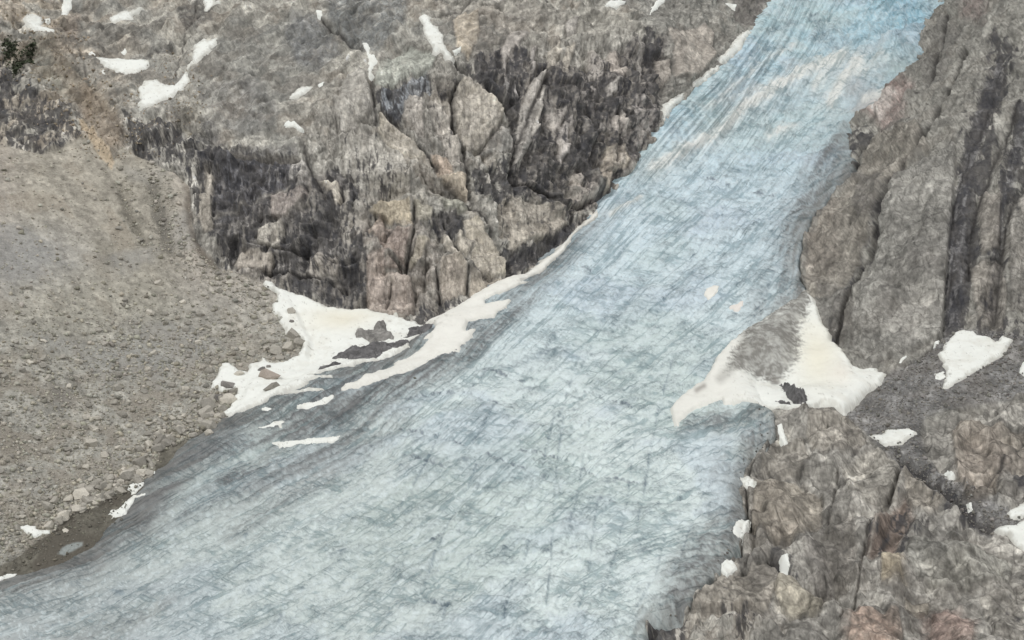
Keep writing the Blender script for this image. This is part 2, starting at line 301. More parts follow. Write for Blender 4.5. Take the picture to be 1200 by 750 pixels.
GUL = [ # polyline, half width px, depth m   real gullies and cracks in the rock
 ([(435,88),(438,114),(439,131),(437,150)],4,4),([(447,129),(475,151),(504,181),(514,194)],3,4),([(496,202),(512,218),(528,224)],2.5,3),
 ([(524,208),(548,236),(570,262),(588,294),(597,316)],4,6),([(538,92),(529,112),(532,140),(544,170),(549,198),(550,212),(554,236)],3.2,5),
 ([(529,64),(550,87),(580,113),(603,133)],3.5,5),([(373,19),(390,34),(406,48),(424,58)],3.2,4),([(355,167),(360,187),(368,203),(378,219),(382,240)],4,5),
 ([(267,173),(300,177),(317,179),(350,182)],2,2.5),([(279,310),(317,315),(343,323),(383,328),(405,335)],2.2,3),([(290,283),(330,294),(362,302),(395,308),(420,305)],2.2,3),
 ([(142,214),(149,243),(159,267),(169,282)],5,3),([(178,219),(186,249),(195,275),(202,291)],6,3.5),([(223,233),(229,273),(242,299),(261,313)],5,3),
 ([(459,333),(457,347),(452,362)],2,2.5),([(455,363),(481,366),(510,362)],2,2),([(548,318),(547,340)],2,3),([(512,318),(514,348)],2.2,3),([(486,240),(486,266),(480,296),(476,316)],2.5,3.5),
 ([(456,304),(470,314)],2,2.5),([(520,262),(535,290),(546,312)],2,2.5),([(500,300),(497,340)],1.8,2),
 ([(1028,152),(1011,174),(1004,190),(995,203),(985,213),(971,224),(957,243),(948,261),(942,275),(936,291),(933,310),(935,326),(941,337)],3.0,12),
 ([(1130,60),(1110,110),(1083,165),(1045,203),(1032,243),(1019,283),(1005,310),(995,334),(987,373),(980,402)],3.4,6),
 ([(1112,20),(1096,75),(1088,100),(1075,112)],3,4),
 ([(1175,70),(1155,140),(1131,190),(1117,243),(1119,283),(1114,337),(1108,385)],8,2.2),([(1195,120),(1173,163),(1146,243),(1137,283),(1135,330)],5,4),
 ([(1210,180),(1197,225),(1181,257),(1172,320),(1165,380)],5,4),
 ([(1056,536),(1077,552),(1101,571),(1120,587),(1141,605),(1160,616)],6,5),([(1056,560),(1046,578),(1031,596),(1020,624),(1013,650),(1002,697),(986,725)],2.2,3.2),
 ([(1016,528),(997,544)],2.0,2.5),([(983,557),(976,584),(965,600)],2.5,3),([(1060,428),(1085,412),(1102,398)],2.5,3),([(910,514),(886,542),(875,562),(875,600),(876,616),(866,643),(853,665),(836,687),(819,702),(802,715)],1.6,3.1),
 ([(1200,520),(1180,545),(1160,560),(1145,575)],4,4),([(900,650),(925,672),(960,690),(985,700)],5,5),([(873,600),(885,625),(880,650),(868,668)],2.5,3),
 ([(500,20),(540,10),(560,-10)],3,3),([(640,90),(622,130),(607,170),(600,200)],3.5,3.5),([(620,215),(650,232),(680,240),(700,230)],3,4),
 ([(600,205),(640,228),(665,245)],3,4),([(690,120),(700,160),(690,200)],3,3),([(720,110),(728,150),(722,190)],3,3),([(795,715),(770,728),(757,760)],5,7),
 ([(92,60),(110,110),(150,160)],6,3),([(230,0),(215,50),(205,90)],6,3),
]
DARK = [ # polygon, strength, softness, colour (wet black-lichened rock)
 ([(235,172),(290,172),(340,180),(352,190),(345,215),(320,235),(300,250),(280,262),(255,275),(240,262),(232,230),(222,200)],.95,8,(62,64,70)),
 ([(350,235),(370,205),(400,190),(425,215),(440,260),(425,300),(430,325),(400,325),(380,300),(350,290),(340,260)],.75,8,(64,64,66)),
 ([(300,255),(350,270),(390,300),(440,310),(430,345),(425,358),(395,354),(350,342),(300,325),(262,300),(262,270)],.6,8,(70,69,68)),
 ([(143,135),(165,138),(200,150),(235,165),(232,190),(200,185),(180,192),(165,190),(152,165)],.75,6,(66,68,74)),
 ([(-60,60),(8,70),(22,95),(35,110),(85,128),(92,160),(60,178),(20,172),(0,165),(-60,160)],.7,8,(84,86,90)),
 ([(447,107),(475,93),(500,78),(506,105),(490,120),(472,132),(462,140),(447,125)],.7,5,(78,82,90)),
 ([(552,75),(570,60),(600,54),(625,60),(632,90),(622,110),(612,130),(602,138),(590,125),(570,110),(556,95)],1.0,5,(56,53,54)),
 ([(735,60),(760,42),(776,55),(780,100),(765,118),(745,112),(735,90)],1.0,6,(54,52,54)),
 ([(640,82),(690,80),(735,95),(730,130),(690,135),(660,120),(640,108)],.75,8,(64,62,62)),
 ([(680,120),(715,122),(716,145),(702,180),(690,205),(668,205),(660,170),(672,145)],.9,6,(62,61,64)),
 ([(725,110),(775,118),(770,140),(755,170),(742,190),(733,165),(733,140)],.8,5,(66,64,65)),
 ([(555,200),(590,185),(625,195),(650,215),(675,240),(690,240),(670,258),(640,240),(605,225),(580,240),(562,225)],.8,6,(68,65,64)),
 ([(590,290),(605,285),(625,286),(650,272),(690,246),(700,243),(672,272),(655,290),(630,306),(600,320)],.95,5,(58,57,60)),
 ([(502,258),(520,248),(545,255),(542,268),(522,280),(505,275)],.8,4,(66,64,64)),
 ([(405,175),(425,172),(430,195),(410,215),(402,200)],.8,4,(72,72,72)),([(440,172),(465,170),(462,195),(445,198)],.7,4,(76,75,74)),
 ([(620,130),(650,130),(665,160),(650,200),(625,190),(618,160)],.45,8,(80,78,76)),
 ([(515,345),(530,335),(540,350),(515,372),(492,382),(478,376),(490,360)],.75,5,(72,70,68)),
 ([(1168,40),(1190,60),(1175,130),(1155,180),(1147,250),(1146,330),(1135,385),(1105,398),(1107,330),(1108,250),(1125,180),(1150,110)],.95,7,(62,62,66)),
 ([(1185,130),(1215,110),(1215,170),(1190,230),(1178,290),(1172,340),(1162,380),(1152,370),(1160,300),(1170,240)],.65,7,(76,75,76)),
 ([(1135,380),(1210,370),(1210,400),(1190,398),(1150,392)],.6,6,(74,73,74)),
 ([(1036,180),(1052,195),(1040,240),(1024,290),(1008,320),(995,350),(990,385),(978,403),(976,385),(990,340),(1008,300),(1024,250),(1030,215)],.55,6,(90,88,84)),
 ([(760,725),(790,715),(800,722),(785,760),(750,780),(758,745)],.9,4,(72,72,76)),
 ([(988,150),(1005,146),(1022,150),(1012,172),(1002,188),(994,180)],.6,5,(92,92,96)),
 ([(1186,545),(1215,535),(1215,570),(1192,575)],.8,4,(66,62,60)),([(1130,520),(1160,515),(1165,525),(1140,535)],.0,4,(60,60,60)),
 ([(1050,530),(1075,545),(1105,565),(1130,590),(1160,612),(1145,618),(1110,600),(1080,575),(1058,556)],.55,6,(84,82,82)),
 ([(1040,590),(1070,575),(1100,590),(1085,620),(1055,650),(1030,660),(1025,630)],.55,9,(92,84,78)),
 ([(900,640),(925,650),(930,672),(905,668)],.5,5,(86,80,76)),([(1160,690),(1200,680),(1215,720),(1180,735),(1160,715)],.4,8,(88,82,78)),
 ([(850,690),(880,700),(890,740),(860,750),(845,715)],.4,8,(88,82,76)),
]
L_, M_, D_, P_ = (166,160,149), (142,138,130), (98,95,92), (154,142,132)
PLATES = [ # faces of the rock: outline, colour, share stained black, height m, tilt across, tilt down (m per px)
 # dark back of the curtain cliff and of the streaked cliff
 ([(555,60),(600,48),(640,72),(690,75),(740,48),(780,45),(782,110),(762,170),(702,240),(640,235),(600,225),(600,135),(575,112)],(120,116,112),.62,-2,0,0),
 ([(228,172),(345,180),(362,200),(395,190),(420,215),(435,262),(425,300),(430,350),(395,354),(350,342),(300,324),(262,300),(240,270)],(118,115,112),.55,-1,0,0),
 ([(250,176),(345,182),(350,195),(345,215),(315,226),(290,250),(258,262),(250,240)],(110,110,114),.88,-1.5,0,0),
 ([(241,198),(250,203),(247,227),(249,257),(250,270),(237,273),(233,257),(234,230),(241,219)],L_,.05,3,0,0),
 ([(317,227),(327,219),(359,221),(362,230),(349,249),(333,257),(319,254)],(138,130,124),.12,3,.03,.05),([(301,265),(330,257),(333,267),(330,294),(301,286)],M_,.2,2,0,.05),
 ([(282,289),(301,291),(322,299),(317,315),(279,310),(275,302)],(148,142,133),.1,2.5,0,.05),([(362,201),(397,211),(399,227),(393,238),(386,219),(370,203)],L_,.1,2.5,.03,0),
 ([(338,185),(357,182),(362,193),(362,209),(338,209)],(146,143,138),.12,2,0,0),([(429,310),(450,294),(452,350),(430,350)],P_,.08,2,-.04,0),([(431,270),(450,238),(452,291),(439,283)],(150,138,126),.1,2,-.05,0),
 ([(274,315),(343,323),(340,337),(317,335),(279,322)],(126,122,116),.35,1.5,0,0),([(397,313),(426,313),(423,334),(391,334)],(84,82,82),1,-3.5,0,0),([(357,299),(397,302),(394,321),(359,326)],(136,131,124),.45,1.5,0,.05),
 ([(365,228),(380,215),(388,240),(384,275),(370,300),(356,296),(360,255)],(110,108,106),.7,-1.5,0,0),([(400,225),(425,232),(432,262),(415,300),(400,280),(396,250)],(140,136,129),.5,2,.05,0),
 ([(440,172),(470,178),(482,200),(480,225),(455,225),(435,215),(425,190)],M_,.35,1,0,0),([(400,215),(430,218),(440,240),(428,255),(405,245)],(130,127,121),.5,0,0,0),
 ([(419,81),(428,84),(437,114),(435,129),(417,148),(395,150),(392,120),(400,94)],(156,153,146),.03,2.5,.06,0),([(443,129),(462,138),(504,181),(475,183),(456,176),(444,161)],(166,160,147),0,3,-.05,.03),
 ([(447,107),(475,93),(500,76),(506,105),(490,118),(472,132),(462,140),(447,125)],(120,124,128),.5,0,-.05,.05),
 ([(480,105),(495,118),(497,153),(490,151),(471,133)],(158,153,146),.22,2,.05,0),([(501,122),(510,110),(521,122),(532,142),(538,164),(542,183),(545,198),(523,194),(519,164),(506,138)],(158,153,145),.2,2,.06,0),
 ([(503,88),(531,90),(538,94),(527,114),(512,105)],(110,106,100),.45,-2,0,0),([(533,108),(538,94),(549,89),(568,108),(590,131),(590,138),(579,153),(564,174),(547,172),(538,150)],(170,164,152),.0,3.5,.07,-.02),
 ([(590,138),(603,142),(603,172),(586,179),(564,176),(579,153)],(130,128,123),.05,1.5,0,.05),([(625,91),(640,83),(637,112),(632,149),(621,165),(613,192),(603,189),(608,149),(611,125)],(166,162,155),.06,4,.08,0),
 ([(400,150),(443,162),(475,184),(478,200),(440,205),(400,196)],(146,143,136),.25,1,0,0),([(506,178),(527,182),(533,200),(514,202)],(162,148,134),.05,1.5,0,0),
 ([(432,248),(450,226),(480,230),(484,270),(464,266),(450,252)],(154,145,128),.08,2.5,-.05,.03),([(434,266),(448,258),(460,270),(444,284),(436,276)],P_,.1,2,0,0),
 ([(444,286),(466,268),(482,274),(476,296),(474,314),(460,300),(450,296)],(154,140,130),.04,3.5,.07,.03),([(442,314),(456,302),(472,316)],(132,120,112),0,1.5,0,0),
 ([(430,304),(442,300),(440,318),(476,320),(484,340),(486,362),(472,372),(455,368),(432,356)],(157,147,138),.06,2.5,.03,.05),([(488,282),(504,286),(500,296),(488,312),(480,318),(478,312),(486,296)],(154,149,134),.04,2.5,0,0),
 ([(518,278),(524,280),(544,306),(546,314),(538,304),(520,290)],(174,168,157),0,3.5,-.05,0),([(536,272),(555,288),(548,298),(536,290)],(164,158,147),0,3,0,0),
 ([(544,256),(560,262),(574,284),(590,306),(594,320),(576,324),(556,312),(550,306),(556,288),(548,276)],(168,161,146),.02,3.5,.08,0),([(520,310),(540,308),(547,318),(546,340),(530,350),(518,352),(515,332)],(148,141,130),.06,2.5,.06,0),
 ([(551,318),(572,324),(592,324),(560,344),(550,350)],(140,133,122),.05,1.5,0,0),([(512,226),(540,230),(556,240),(544,248),(520,246)],(132,131,121),.1,1,0,0),([(515,200),(548,202),(550,232),(535,222)],(160,150,135),.05,3,0,0),
 ([(503,204),(512,203),(532,222),(520,221),(510,216)],(98,94,88),.4,-2,0,0),([(484,232),(508,244),(505,262),(488,268)],(140,136,124),.2,2,0,0),([(502,258),(520,248),(545,255),(542,268),(522,282),(505,275)],(100,97,94),.8,-2,0,0),
 ([(643,59),(656,48),(659,59),(648,80),(641,80)],L_,.1,3,0,0),([(664,53),(675,51),(672,64),(664,88),(659,80)],L_,.1,3,0,0),([(661,29),(675,24),(676,37),(664,40)],(160,156,150),0,2,0,0),
 ([(589,53),(597,40),(613,35),(621,40),(597,61),(595,80),(591,77)],(158,153,147),.08,3,0,0),([(587,96),(595,99),(595,112),(589,107)],(142,139,136),0,2,0,0),([(603,93),(611,107),(608,112),(604,107)],(140,137,134),0,2,0,0),
 ([(623,53),(630,53),(628,80),(622,86)],(152,148,143),.05,2.5,0,0),([(717,53),(731,61),(735,80),(731,91),(720,85),(715,69)],(156,149,141),.1,3,0,0),([(712,97),(723,93),(724,104),(717,115),(712,109)],(158,154,148),0,3.5,0,0),
 ([(741,40),(757,48),(760,88),(756,80),(747,59)],(148,144,139),.15,3,0,0),([(773,64),(787,69),(789,85),(781,99),(773,93)],(146,140,132),.05,2.5,0,0),([(779,37),(832,32),(837,67),(816,91),(792,90),(789,64)],(146,140,132),.02,2,.03,.04),
 ([(709,171),(733,168),(737,187),(731,200),(704,200),(709,187)],(160,152,139),.04,3.5,0,.05),([(697,211),(712,190),(722,203),(712,224)],(154,145,132),.04,3,.05,0),([(720,136),(731,133),(736,157),(725,155),(720,165)],(158,152,145),.1,3,0,0),
 ([(640,128),(661,128),(659,149),(651,152),(640,141)],(148,143,137),.25,2,0,0),([(656,149),(669,136),(667,165),(659,187),(656,200),(653,181)],(156,151,146),.2,3,.06,0),([(669,209),(675,201),(696,219),(704,227),(704,240),(667,233)],(144,138,131),.35,2,0,0),
 ([(584,238),(600,227),(629,238),(659,238),(664,262),(648,280),(621,280),(603,294),(584,267)],(148,142,132),.14,3,.02,.04),([(598,298),(620,286),(650,274),(672,258),(690,248),(668,276),(652,294),(628,306),(602,318)],(92,90,90),.75,-2.5,0,0),
 ([(740,112),(775,120),(768,140),(752,170),(742,180)],(126,122,118),.5,0,0,0),([(676,92),(700,95),(705,120),(690,128),(678,118)],(118,114,110),.6,0,0,0),([(690,55),(712,58),(710,85),(694,88)],(146,141,135),.2,2,0,0),
 ([(530,20),(560,12),(562,40),(550,62),(535,52)],(164,154,138),0,2,0,0),([(435,95),(445,70),(480,52),(512,60),(505,76),(470,92),(447,106)],(144,146,138),0,2,0,.06),
 # outcrop by the lower ice
 ([(987,555),(1008,539),(1029,531),(1056,552),(1051,571),(1035,587),(1013,589),(995,581)],(158,154,145),.03,4,.05,.03),([(949,491),(981,488),(1000,496),(1016,520),(1008,536),(987,544),(960,541),(944,523)],(152,146,136),.05,3,.03,.03),
 ([(1058,560),(1099,565),(1112,592),(1093,608),(1067,597)],(150,143,132),.08,3,0,.06),([(1008,653),(1024,627),(1045,595),(1061,581),(1072,608),(1051,640),(1029,661)],(126,113,104),.2,-1,0,0),
 ([(885,563),(933,557),(963,576),(960,619),(933,640),(904,629),(880,619)],(152,144,131),.05,3.5,-.03,.05),([(910,683),(943,682),(967,700),(960,720),(927,717),(910,700)],(170,163,146),.02,3.5,0,.07),
 ([(833,687),(900,650),(917,673),(900,713),(833,717),(810,713)],(146,139,128),.06,3.5,-.03,.04),([(1060,633),(1133,633),(1190,647),(1183,673),(1117,687),(1067,667)],(152,151,143),.03,2.5,0,.05),
 ([(1000,720),(1053,713),(1060,747),(1050,790),(985,790)],(164,149,136),.04,3,0,.05),([(1093,713),(1127,713),(1142,733),(1136,790),(1085,790)],(152,134,124),.05,2.5,0,.04),([(1033,660),(1053,657),(1057,677),(1033,682)],(166,154,130),0,3,0,0),
 ([(1115,507),(1147,496),(1205,507),(1205,560),(1173,549),(1163,587),(1133,587),(1120,549)],(156,147,135),.05,3,-.03,.03),([(970,600),(1000,596),(1005,640),(990,690),(960,680),(962,640)],(124,120,113),.12,-1.5,0,0),
 ([(905,515),(940,520),(950,548),(925,556),(890,555)],(142,137,128),.05,2.5,0,0),([(1150,690),(1215,670),(1215,760),(1165,755)],(148,144,136),.1,3,0,.04),([(1060,690),(1090,690),(1085,715),(1062,710)],(158,150,136),.02,2.5,0,0),
 ([(940,640),(960,640),(985,700),(960,690)],(134,130,124),.1,1,0,0),
 # right wall
 ([(1003,203),(1024,165),(1080,150),(1091,177),(1050,198),(1036,219),(1028,241),(1012,278),(991,323),(972,347),(949,345),(941,321),(948,280),(973,234)],(148,142,132),.04,4,.04,.0),
 ([(1053,203),(1120,171),(1115,257),(1107,337),(1104,395),(1060,412),(1022,428),(1000,410),(1000,360),(1021,294),(1039,230)],(156,154,148),.03,4,.03,.0),
 ([(1168,60),(1178,80),(1160,140),(1143,190),(1134,250),(1135,330),(1124,385),(1106,393),(1109,330),(1112,257),(1127,185),(1150,112)],(104,103,104),.66,-1.5,0,0),
 ([(1192,120),(1206,130),(1193,200),(1177,260),(1173,330),(1163,378),(1154,370),(1163,300),(1172,235)],(104,103,103),.6,-2,0,0),
 ([(1147,225),(1173,230),(1171,294),(1149,307),(1147,257)],(150,144,136),.06,3.5,.05,0),([(1136,315),(1173,310),(1181,350),(1175,385),(1150,385),(1140,350)],(148,142,134),.08,3.5,.03,.03),
 ([(976,350),(995,330),(1000,360),(992,400),(985,412),(974,390)],(128,124,118),.1,2,0,0),([(1182,240),(1215,220),(1215,350),(1185,370)],(144,140,134),.1,3,0,0)]
RIB = [ # polyline, half width px, height m
 ([(1062,562),(1042,598),(1024,636),(1002,688)],5,4.0),([(1068,572),(1092,582),(1122,604)],3,2.5),([(985,562),(998,542),(1020,531)],4,3),([(447,134),(475,157),(504,182)],3.5,2.5),
 ([(518,278),(532,292),(544,308)],3,3),([(536,272),(546,280),(554,289)],3,2.5),([(632,88),(622,130),(612,170),(604,195)],4,3.5),([(640,100),(632,140),(622,170)],3,2.5),
 ([(560,262),(572,285),(590,312)],6,3),([(470,300),(478,280),(492,262)],4,2.5),([(430,345),(436,300),(446,270)],4,3),([(716,170),(722,190),(712,210)],7,3),([(775,30),(800,60),(795,90)],8,3),
 ([(262,0),(240,30),(220,60)],6,4),([(300,0),(270,40),(245,80)],6,3.5),([(215,20),(195,45),(175,62)],5,3.5),([(40,60),(80,85),(125,125)],6,3),([(20,100),(60,120),(92,140)],5,2.5),
 ([(1050,225),(1045,260),(1030,300),(1022,340),(1005,380)],9,3.5),([(975,235),(985,270),(975,310),(955,325)],12,5),([(1100,200),(1092,260),(1080,330)],14,4),([(1145,180),(1130,240),(1125,280)],4,3),
 ([(1165,170),(1155,230),(1152,300)],6,4),([(1190,230),(1182,290),(1180,350)],7,4),([(905,575),(930,600),(945,640)],9,4),([(880,600),(900,640),(880,660)],6,3),([(915,690),(945,700),(975,715)],8,4),
 ([(1090,645),(1130,655),(1180,690)],9,4),([(1130,510),(1115,540),(1130,575)],8,3.5),([(1180,490),(1160,520),(1175,560)],7,3.5),([(940,500),(960,530),(950,560)],9,3.5),([(1075,620),(1060,660),(1040,700)],7,3.5),
 ([(1135,395),(1170,405),(1200,400)],4,0)]
SHADE = [ # larger rock tones, with shade of ledges and recesses painted in
 ([(380,-20),(480,-20),(475,35),(440,62),(405,50),(385,20)],.5,10,(112,117,118)),([(345,15),(370,22),(402,58),(372,85),(345,70),(335,40)],.45,9,(116,119,121)),
 ([(205,5),(245,-5),(250,25),(232,40),(212,32)],.55,6,(98,96,92)),([(156,38),(168,38),(168,50),(156,50)],.7,4,(92,90,84)),([(172,66),(185,60),(204,52),(206,60),(190,68),(176,74)],.7,4,(96,94,90)),
 ([(28,48),(60,55),(110,95),(140,140),(118,130),(85,115),(40,95)],.45,9,(124,124,110)),([(80,10),(95,12),(90,50),(85,60),(75,50)],.4,6,(158,142,126)),([(200,128),(250,140),(262,165),(235,165),(205,160)],.5,7,(104,103,102)),
 ([(110,25),(130,30),(160,30),(200,10),(205,30),(150,45),(115,50)],.5,6,(108,105,98)),([(228,100),(300,95),(330,130),(300,160),(250,140)],.35,10,(132,132,130)),([(265,165),(345,168),(350,178),(300,176),(265,176)],.5,3,(120,118,116)),
 ([(500,0),(620,0),(640,30),(560,60),(540,50),(520,20)],.35,10,(150,143,132)),([(860,-20),(905,-20),(885,35),(862,20)],.5,6,(104,98,94)),([(1000,200),(1035,205),(1032,250),(1010,260),(1000,235)],.4,7,(104,101,98)),
 ([(1100,20),(1130,30),(1105,90),(1080,110),(1085,70)],.4,8,(110,107,102)),([(955,330),(990,330),(985,400),(970,395),(960,365)],.35,6,(104,102,98)),([(1060,280),(1110,280),(1108,330),(1070,330)],.3,10,(116,113,108)),
 ([(960,590),(1000,600),(1000,660),(965,690),(940,670),(950,620)],.35,9,(112,108,102)),([(1160,540),(1215,530),(1215,590),(1185,590)],.35,8,(104,98,92)),([(860,650),(910,650),(925,700),(880,690)],.3,8,(112,108,102)),([(1060,600),(1130,610),(1120,650),(1070,690),(1040,680)],.3,9,(120,118,112))]
TINT = [ # polygon, strength, softness, colour (pale slabs, red and ochre rock, clay scars)
 ([(532,108),(549,88),(570,115),(590,140),(588,170),(565,175),(546,170),(538,150)],.8,3,(160,153,142)),
 ([(447,135),(462,142),(504,181),(475,182),(445,160)],.7,3,(158,151,140)),([(545,255),(565,270),(590,310),(580,330),(550,325),(550,290)],.7,4,(162,154,142)),
 ([(425,265),(490,262),(520,300),(545,330),(525,358),(480,362),(430,345),(420,310)],.55,9,(146,134,124)),([(450,270),(480,275),(474,306),(455,295)],.5,3,(148,134,126)),
 ([(630,82),(638,96),(630,135),(618,178),(608,198),(601,192),(608,150),(617,115)],.75,3,(166,160,152)),([(712,148),(735,152),(736,168),(728,200),(712,212),(706,200),(714,175)],.7,4,(156,148,138)),
 ([(92,143),(100,146),(115,162),(133,190),(131,197),(120,186),(105,166)],.85,2,(176,150,122)),([(98,95),(120,110),(143,140),(143,165),(130,188),(112,158),(95,140)],.45,8,(150,132,114)),
 ([(1036,98),(1062,94),(1070,100),(1062,122),(1048,146),(1034,155),(1024,138),(1008,130),(1022,116)],.7,8,(168,142,134)),([(1018,126),(1036,112),(1050,106),(1054,112),(1040,126),(1030,142),(1026,134)],.9,3,(212,200,190)),([(1130,-20),(1160,-10),(1150,25),(1130,20)],.5,8,(150,124,118)),
 ([(1080,705),(1125,702),(1145,725),(1140,760),(1085,760)],.7,9,(156,132,120)),([(990,720),(1010,712),(1055,735),(1045,770),(985,770)],.55,9,(168,138,118)),
 ([(1032,660),(1058,655),(1062,680),(1038,685)],.6,6,(168,154,128)),([(905,688),(940,690),(975,712),(950,722),(910,712)],.6,6,(168,160,140)),
 ([(1085,655),(1125,655),(1160,680),(1120,690),(1085,680)],.45,8,(150,146,134)),([(1120,520),(1165,500),(1185,540),(1150,590),(1120,570)],.3,9,(158,142,128)),
 ([(860,560),(905,565),(935,600),(935,640),(880,650),(875,600)],.35,9,(132,120,106)),([(942,225),(975,225),(990,260),(975,320),(950,332),(938,300)],.3,9,(134,120,108)),
 ([(205,125),(232,120),(236,150),(222,165),(208,150)],.4,6,(140,132,108)),([(480,90),(500,100),(515,140),(530,165),(520,185),(490,160)],.35,6,(150,143,134)),
 ([(235,200),(247,195),(250,230),(247,270),(236,270),(232,235)],.6,4,(146,138,126)),([(320,225),(345,215),(362,225),(355,255),(325,260)],.5,4,(136,130,124)),
 ([(340,95),(440,90),(432,170),(360,165)],.3,9,(146,139,128)),([(640,60),(700,60),(720,85),(650,85)],.3,8,(150,143,132)),
 ([(560,20),(660,10),(700,40),(600,50),(540,70)],.3,9,(150,142,130)),([(600,215),(680,210),(690,235),(650,265),(610,265)],.4,8,(146,139,128)),
 ([(1050,300),(1100,300),(1100,370),(1060,400),(1020,380)],.3,9,(134,128,120)),([(60,20),(150,60),(150,120),(90,110),(50,60)],.35,9,(146,132,114)),
]

# ------------------------------------------------------------------ relief of the ground
DC = base(np.array([400.,400.]), np.array([170.,340.])); DC = DC[1]-DC[0]
DR = base(np.array([1165.,1100.]), np.array([100.,380.])); DR = DR[1]-DR[0]
DT = base(np.array([60.,230.]), np.array([190.,460.])); DT = DT[1]-DT[0]
DU = base(np.array([120.,300.]), np.array([130.,30.])); DU = DU[1]-DU[0]
def zones(u, v):
    g = {}
    g['G'] = sdist(GLACIER, u, v)
    g['T'] = sdist(TALUS, u, v); g['M'] = sdist(MUD, u, v)
    g['S'] = sdist(RIGHTSCREE, u, v); g['O'] = sdist(OUTCROP, u, v); g['U'] = sdist(UPPER, u, v)
    g['right'] = ss(-20, 20, u-(700+0.25*v)-60*ss(400, 100, v))      # which side of the glacier
    return g
def snow_mask(u, v, grow=0.0):
    m = np.zeros(u.shape, F)
    for poly, T, *_ in SNOW:
        m = np.maximum(m, ss(-2.0-grow, 2.0, sdist(poly, u, v, 8)))
    return m
def lowrelief(u, v, P, z):
    f = fields(P, {'lfa': ('fbm', 1/90, 2, .5), 'lfb': ('fbm', 1/38, 3, .5)})
    rock = ss(3, -6, z['T'])*ss(6, -8, z['M'])*ss(2, -8, z['S'])
    wO = ss(-6, 8, z['O'])*ss(2, -8, z['S'])
    h = (f['lfa']-.5)*(16*rock+5)+(f['lfb']-.5)*(9*rock+9*wO+3)
    for line, hw, dep in GUL:
        if hw >= 4: h = h-dep*0.8*np.exp(-(ldist(line, u, v, 50)/(hw*1.2))**2)
    for poly, colr, st, ht, tx, ty in PLATES:
        pc = np.mean(np.array(poly), 0); d = sdist(poly, u, v, 8)
        h = h+ss(-1.8, 2.0, d)*(ht*(.42 if poly[0][0] < 850 else .3)+1.4*tx*(u-pc[0])+ty*(v-pc[1])*np.float32(1))-.8*np.exp(-((d+.5)/1.3)**2)*(d > -8)
    for line, hw, ht in RIB: h = h+ht*(1 if line[0][1] > 480 or line[0][0] < 850 else .45)*np.exp(-(ldist(line, u, v, 60)/(hw*1.1))**2)
    h = h*ss(45, 0, z['G'])
    # rounded shoulders that stand out: big right wall bulges, outcrop ribs, cliff buttresses
    return h
def warp(u, v, P, a=3.0, s=1/9):
    f = fields(P, {'wu': ('fbm', s, 4, .6), 'wv': ('fbm', s, 4, .6)})
    return u+(f['wu']-.5)*a*4, v+(f['wv']-.5)*a*4

def rockrelief(u, v, P, z):
    """medium and fine relief of bare rock, metres"""
    wR = z['right']; wO = ss(-6, 8, z['O']); wS = ss(-4, 4, z['S']); wT = ss(-2, 3, z['T']); wU = ss(-14, 10, z['U']); wM = ss(-3, 3, z['M'])*(1-wT)
    wWall = wR*(1-wO)*(1-wS); wCl = (1-wR)*(1-wU)
    f = fields(P, {'f0': ('facet', 1/34), 'fa': ('facet', 1/16), 'fb': ('facet', 1/7), 'fc': ('facet', 1/3.4), 'ra': ('ridged', 1/26, 6, .55), 'nb': ('fbm', 1/10, 6, .62), 'ns': ('fbm', 1/2.6, 3, .6), 'nl': ('fbm', 1/22, 4, .55)})
    fc = fields(stretch(P, DC, 3.6), {'rib': ('ridged', 1/10, 4, .5, .3), 'ribn': ('fbm', 1/4.5, 5, .62, .6), 'fr': ('facet', 1/5), 'fr2': ('facet', 1/10)})
    fr = fields(stretch(P, DR, 3.5), {'rr': ('ridged', 1/16, 5, .5, .3), 'rn': ('fbm', 1/6, 5, .6, .8), 'rf': ('facet', 1/9)})
    fu = fields(stretch(P, DU, 3), {'ur': ('ridged', 1/12, 6, .58, .2), 'un': ('fbm', 1/4, 5, .6), 'uf': ('facet', 1/8)})
    a = (f['ra']-1.0)*1.6
    cl = f['f0']*10+f['fa']*6.5+f['fb']*3.0+f['fc']*.7+(fc['rib']-1)*1.1+(fc['ribn']-.5)*3.4+fc['fr']*1.6+fc['fr2']*3.6+(f['nb']-.5)*2.6
    wa = f['fa']*3.0+(fr['rr']-1)*1.6+(fr['rn']-.5)*5.2+(f['nb']-.5)*6.0+fr['rf']*1.8+f['fb']*.9+(f['ns']-.5)*1.2+(f['nl']-.5)*8
    up = f['f0']*7+(fu['ur']-1)*2.0+(fu['un']-.5)*4.2+fu['uf']*3.2+f['fb']*2.2+f['fc']*1.0+(f['nb']-.5)*5+(f['nl']-.5)*9
    oc = f['f0']*9+f['fa']*5+f['fb']*2.1+f['fc']*.8+a*.5+(f['nb']-.5)*3.2+(f['nl']-.5)*6
    scr = f['fb']*.8+f['fc']*.7+(f['ns']-.5)*.8+(f['nb']-.5)*1.5
    ta = (f['nb']-.5)*1.5+f['fc']*.2+(f['ns']-.5)*(.3+.5*ss(300, 430, v))+(f['nl']-.5)*3.5
    h = wCl*cl+wWall*wa+(1-wR)*wU*up+wR*wO*(1-wS)*oc+wS*wR*scr
    h = h*(1-wT)+ta*wT
    h = h*(1-wM)+wM*((f['ns']-.5)*1.0+(f['nb']-.5)*2.2)
    return h
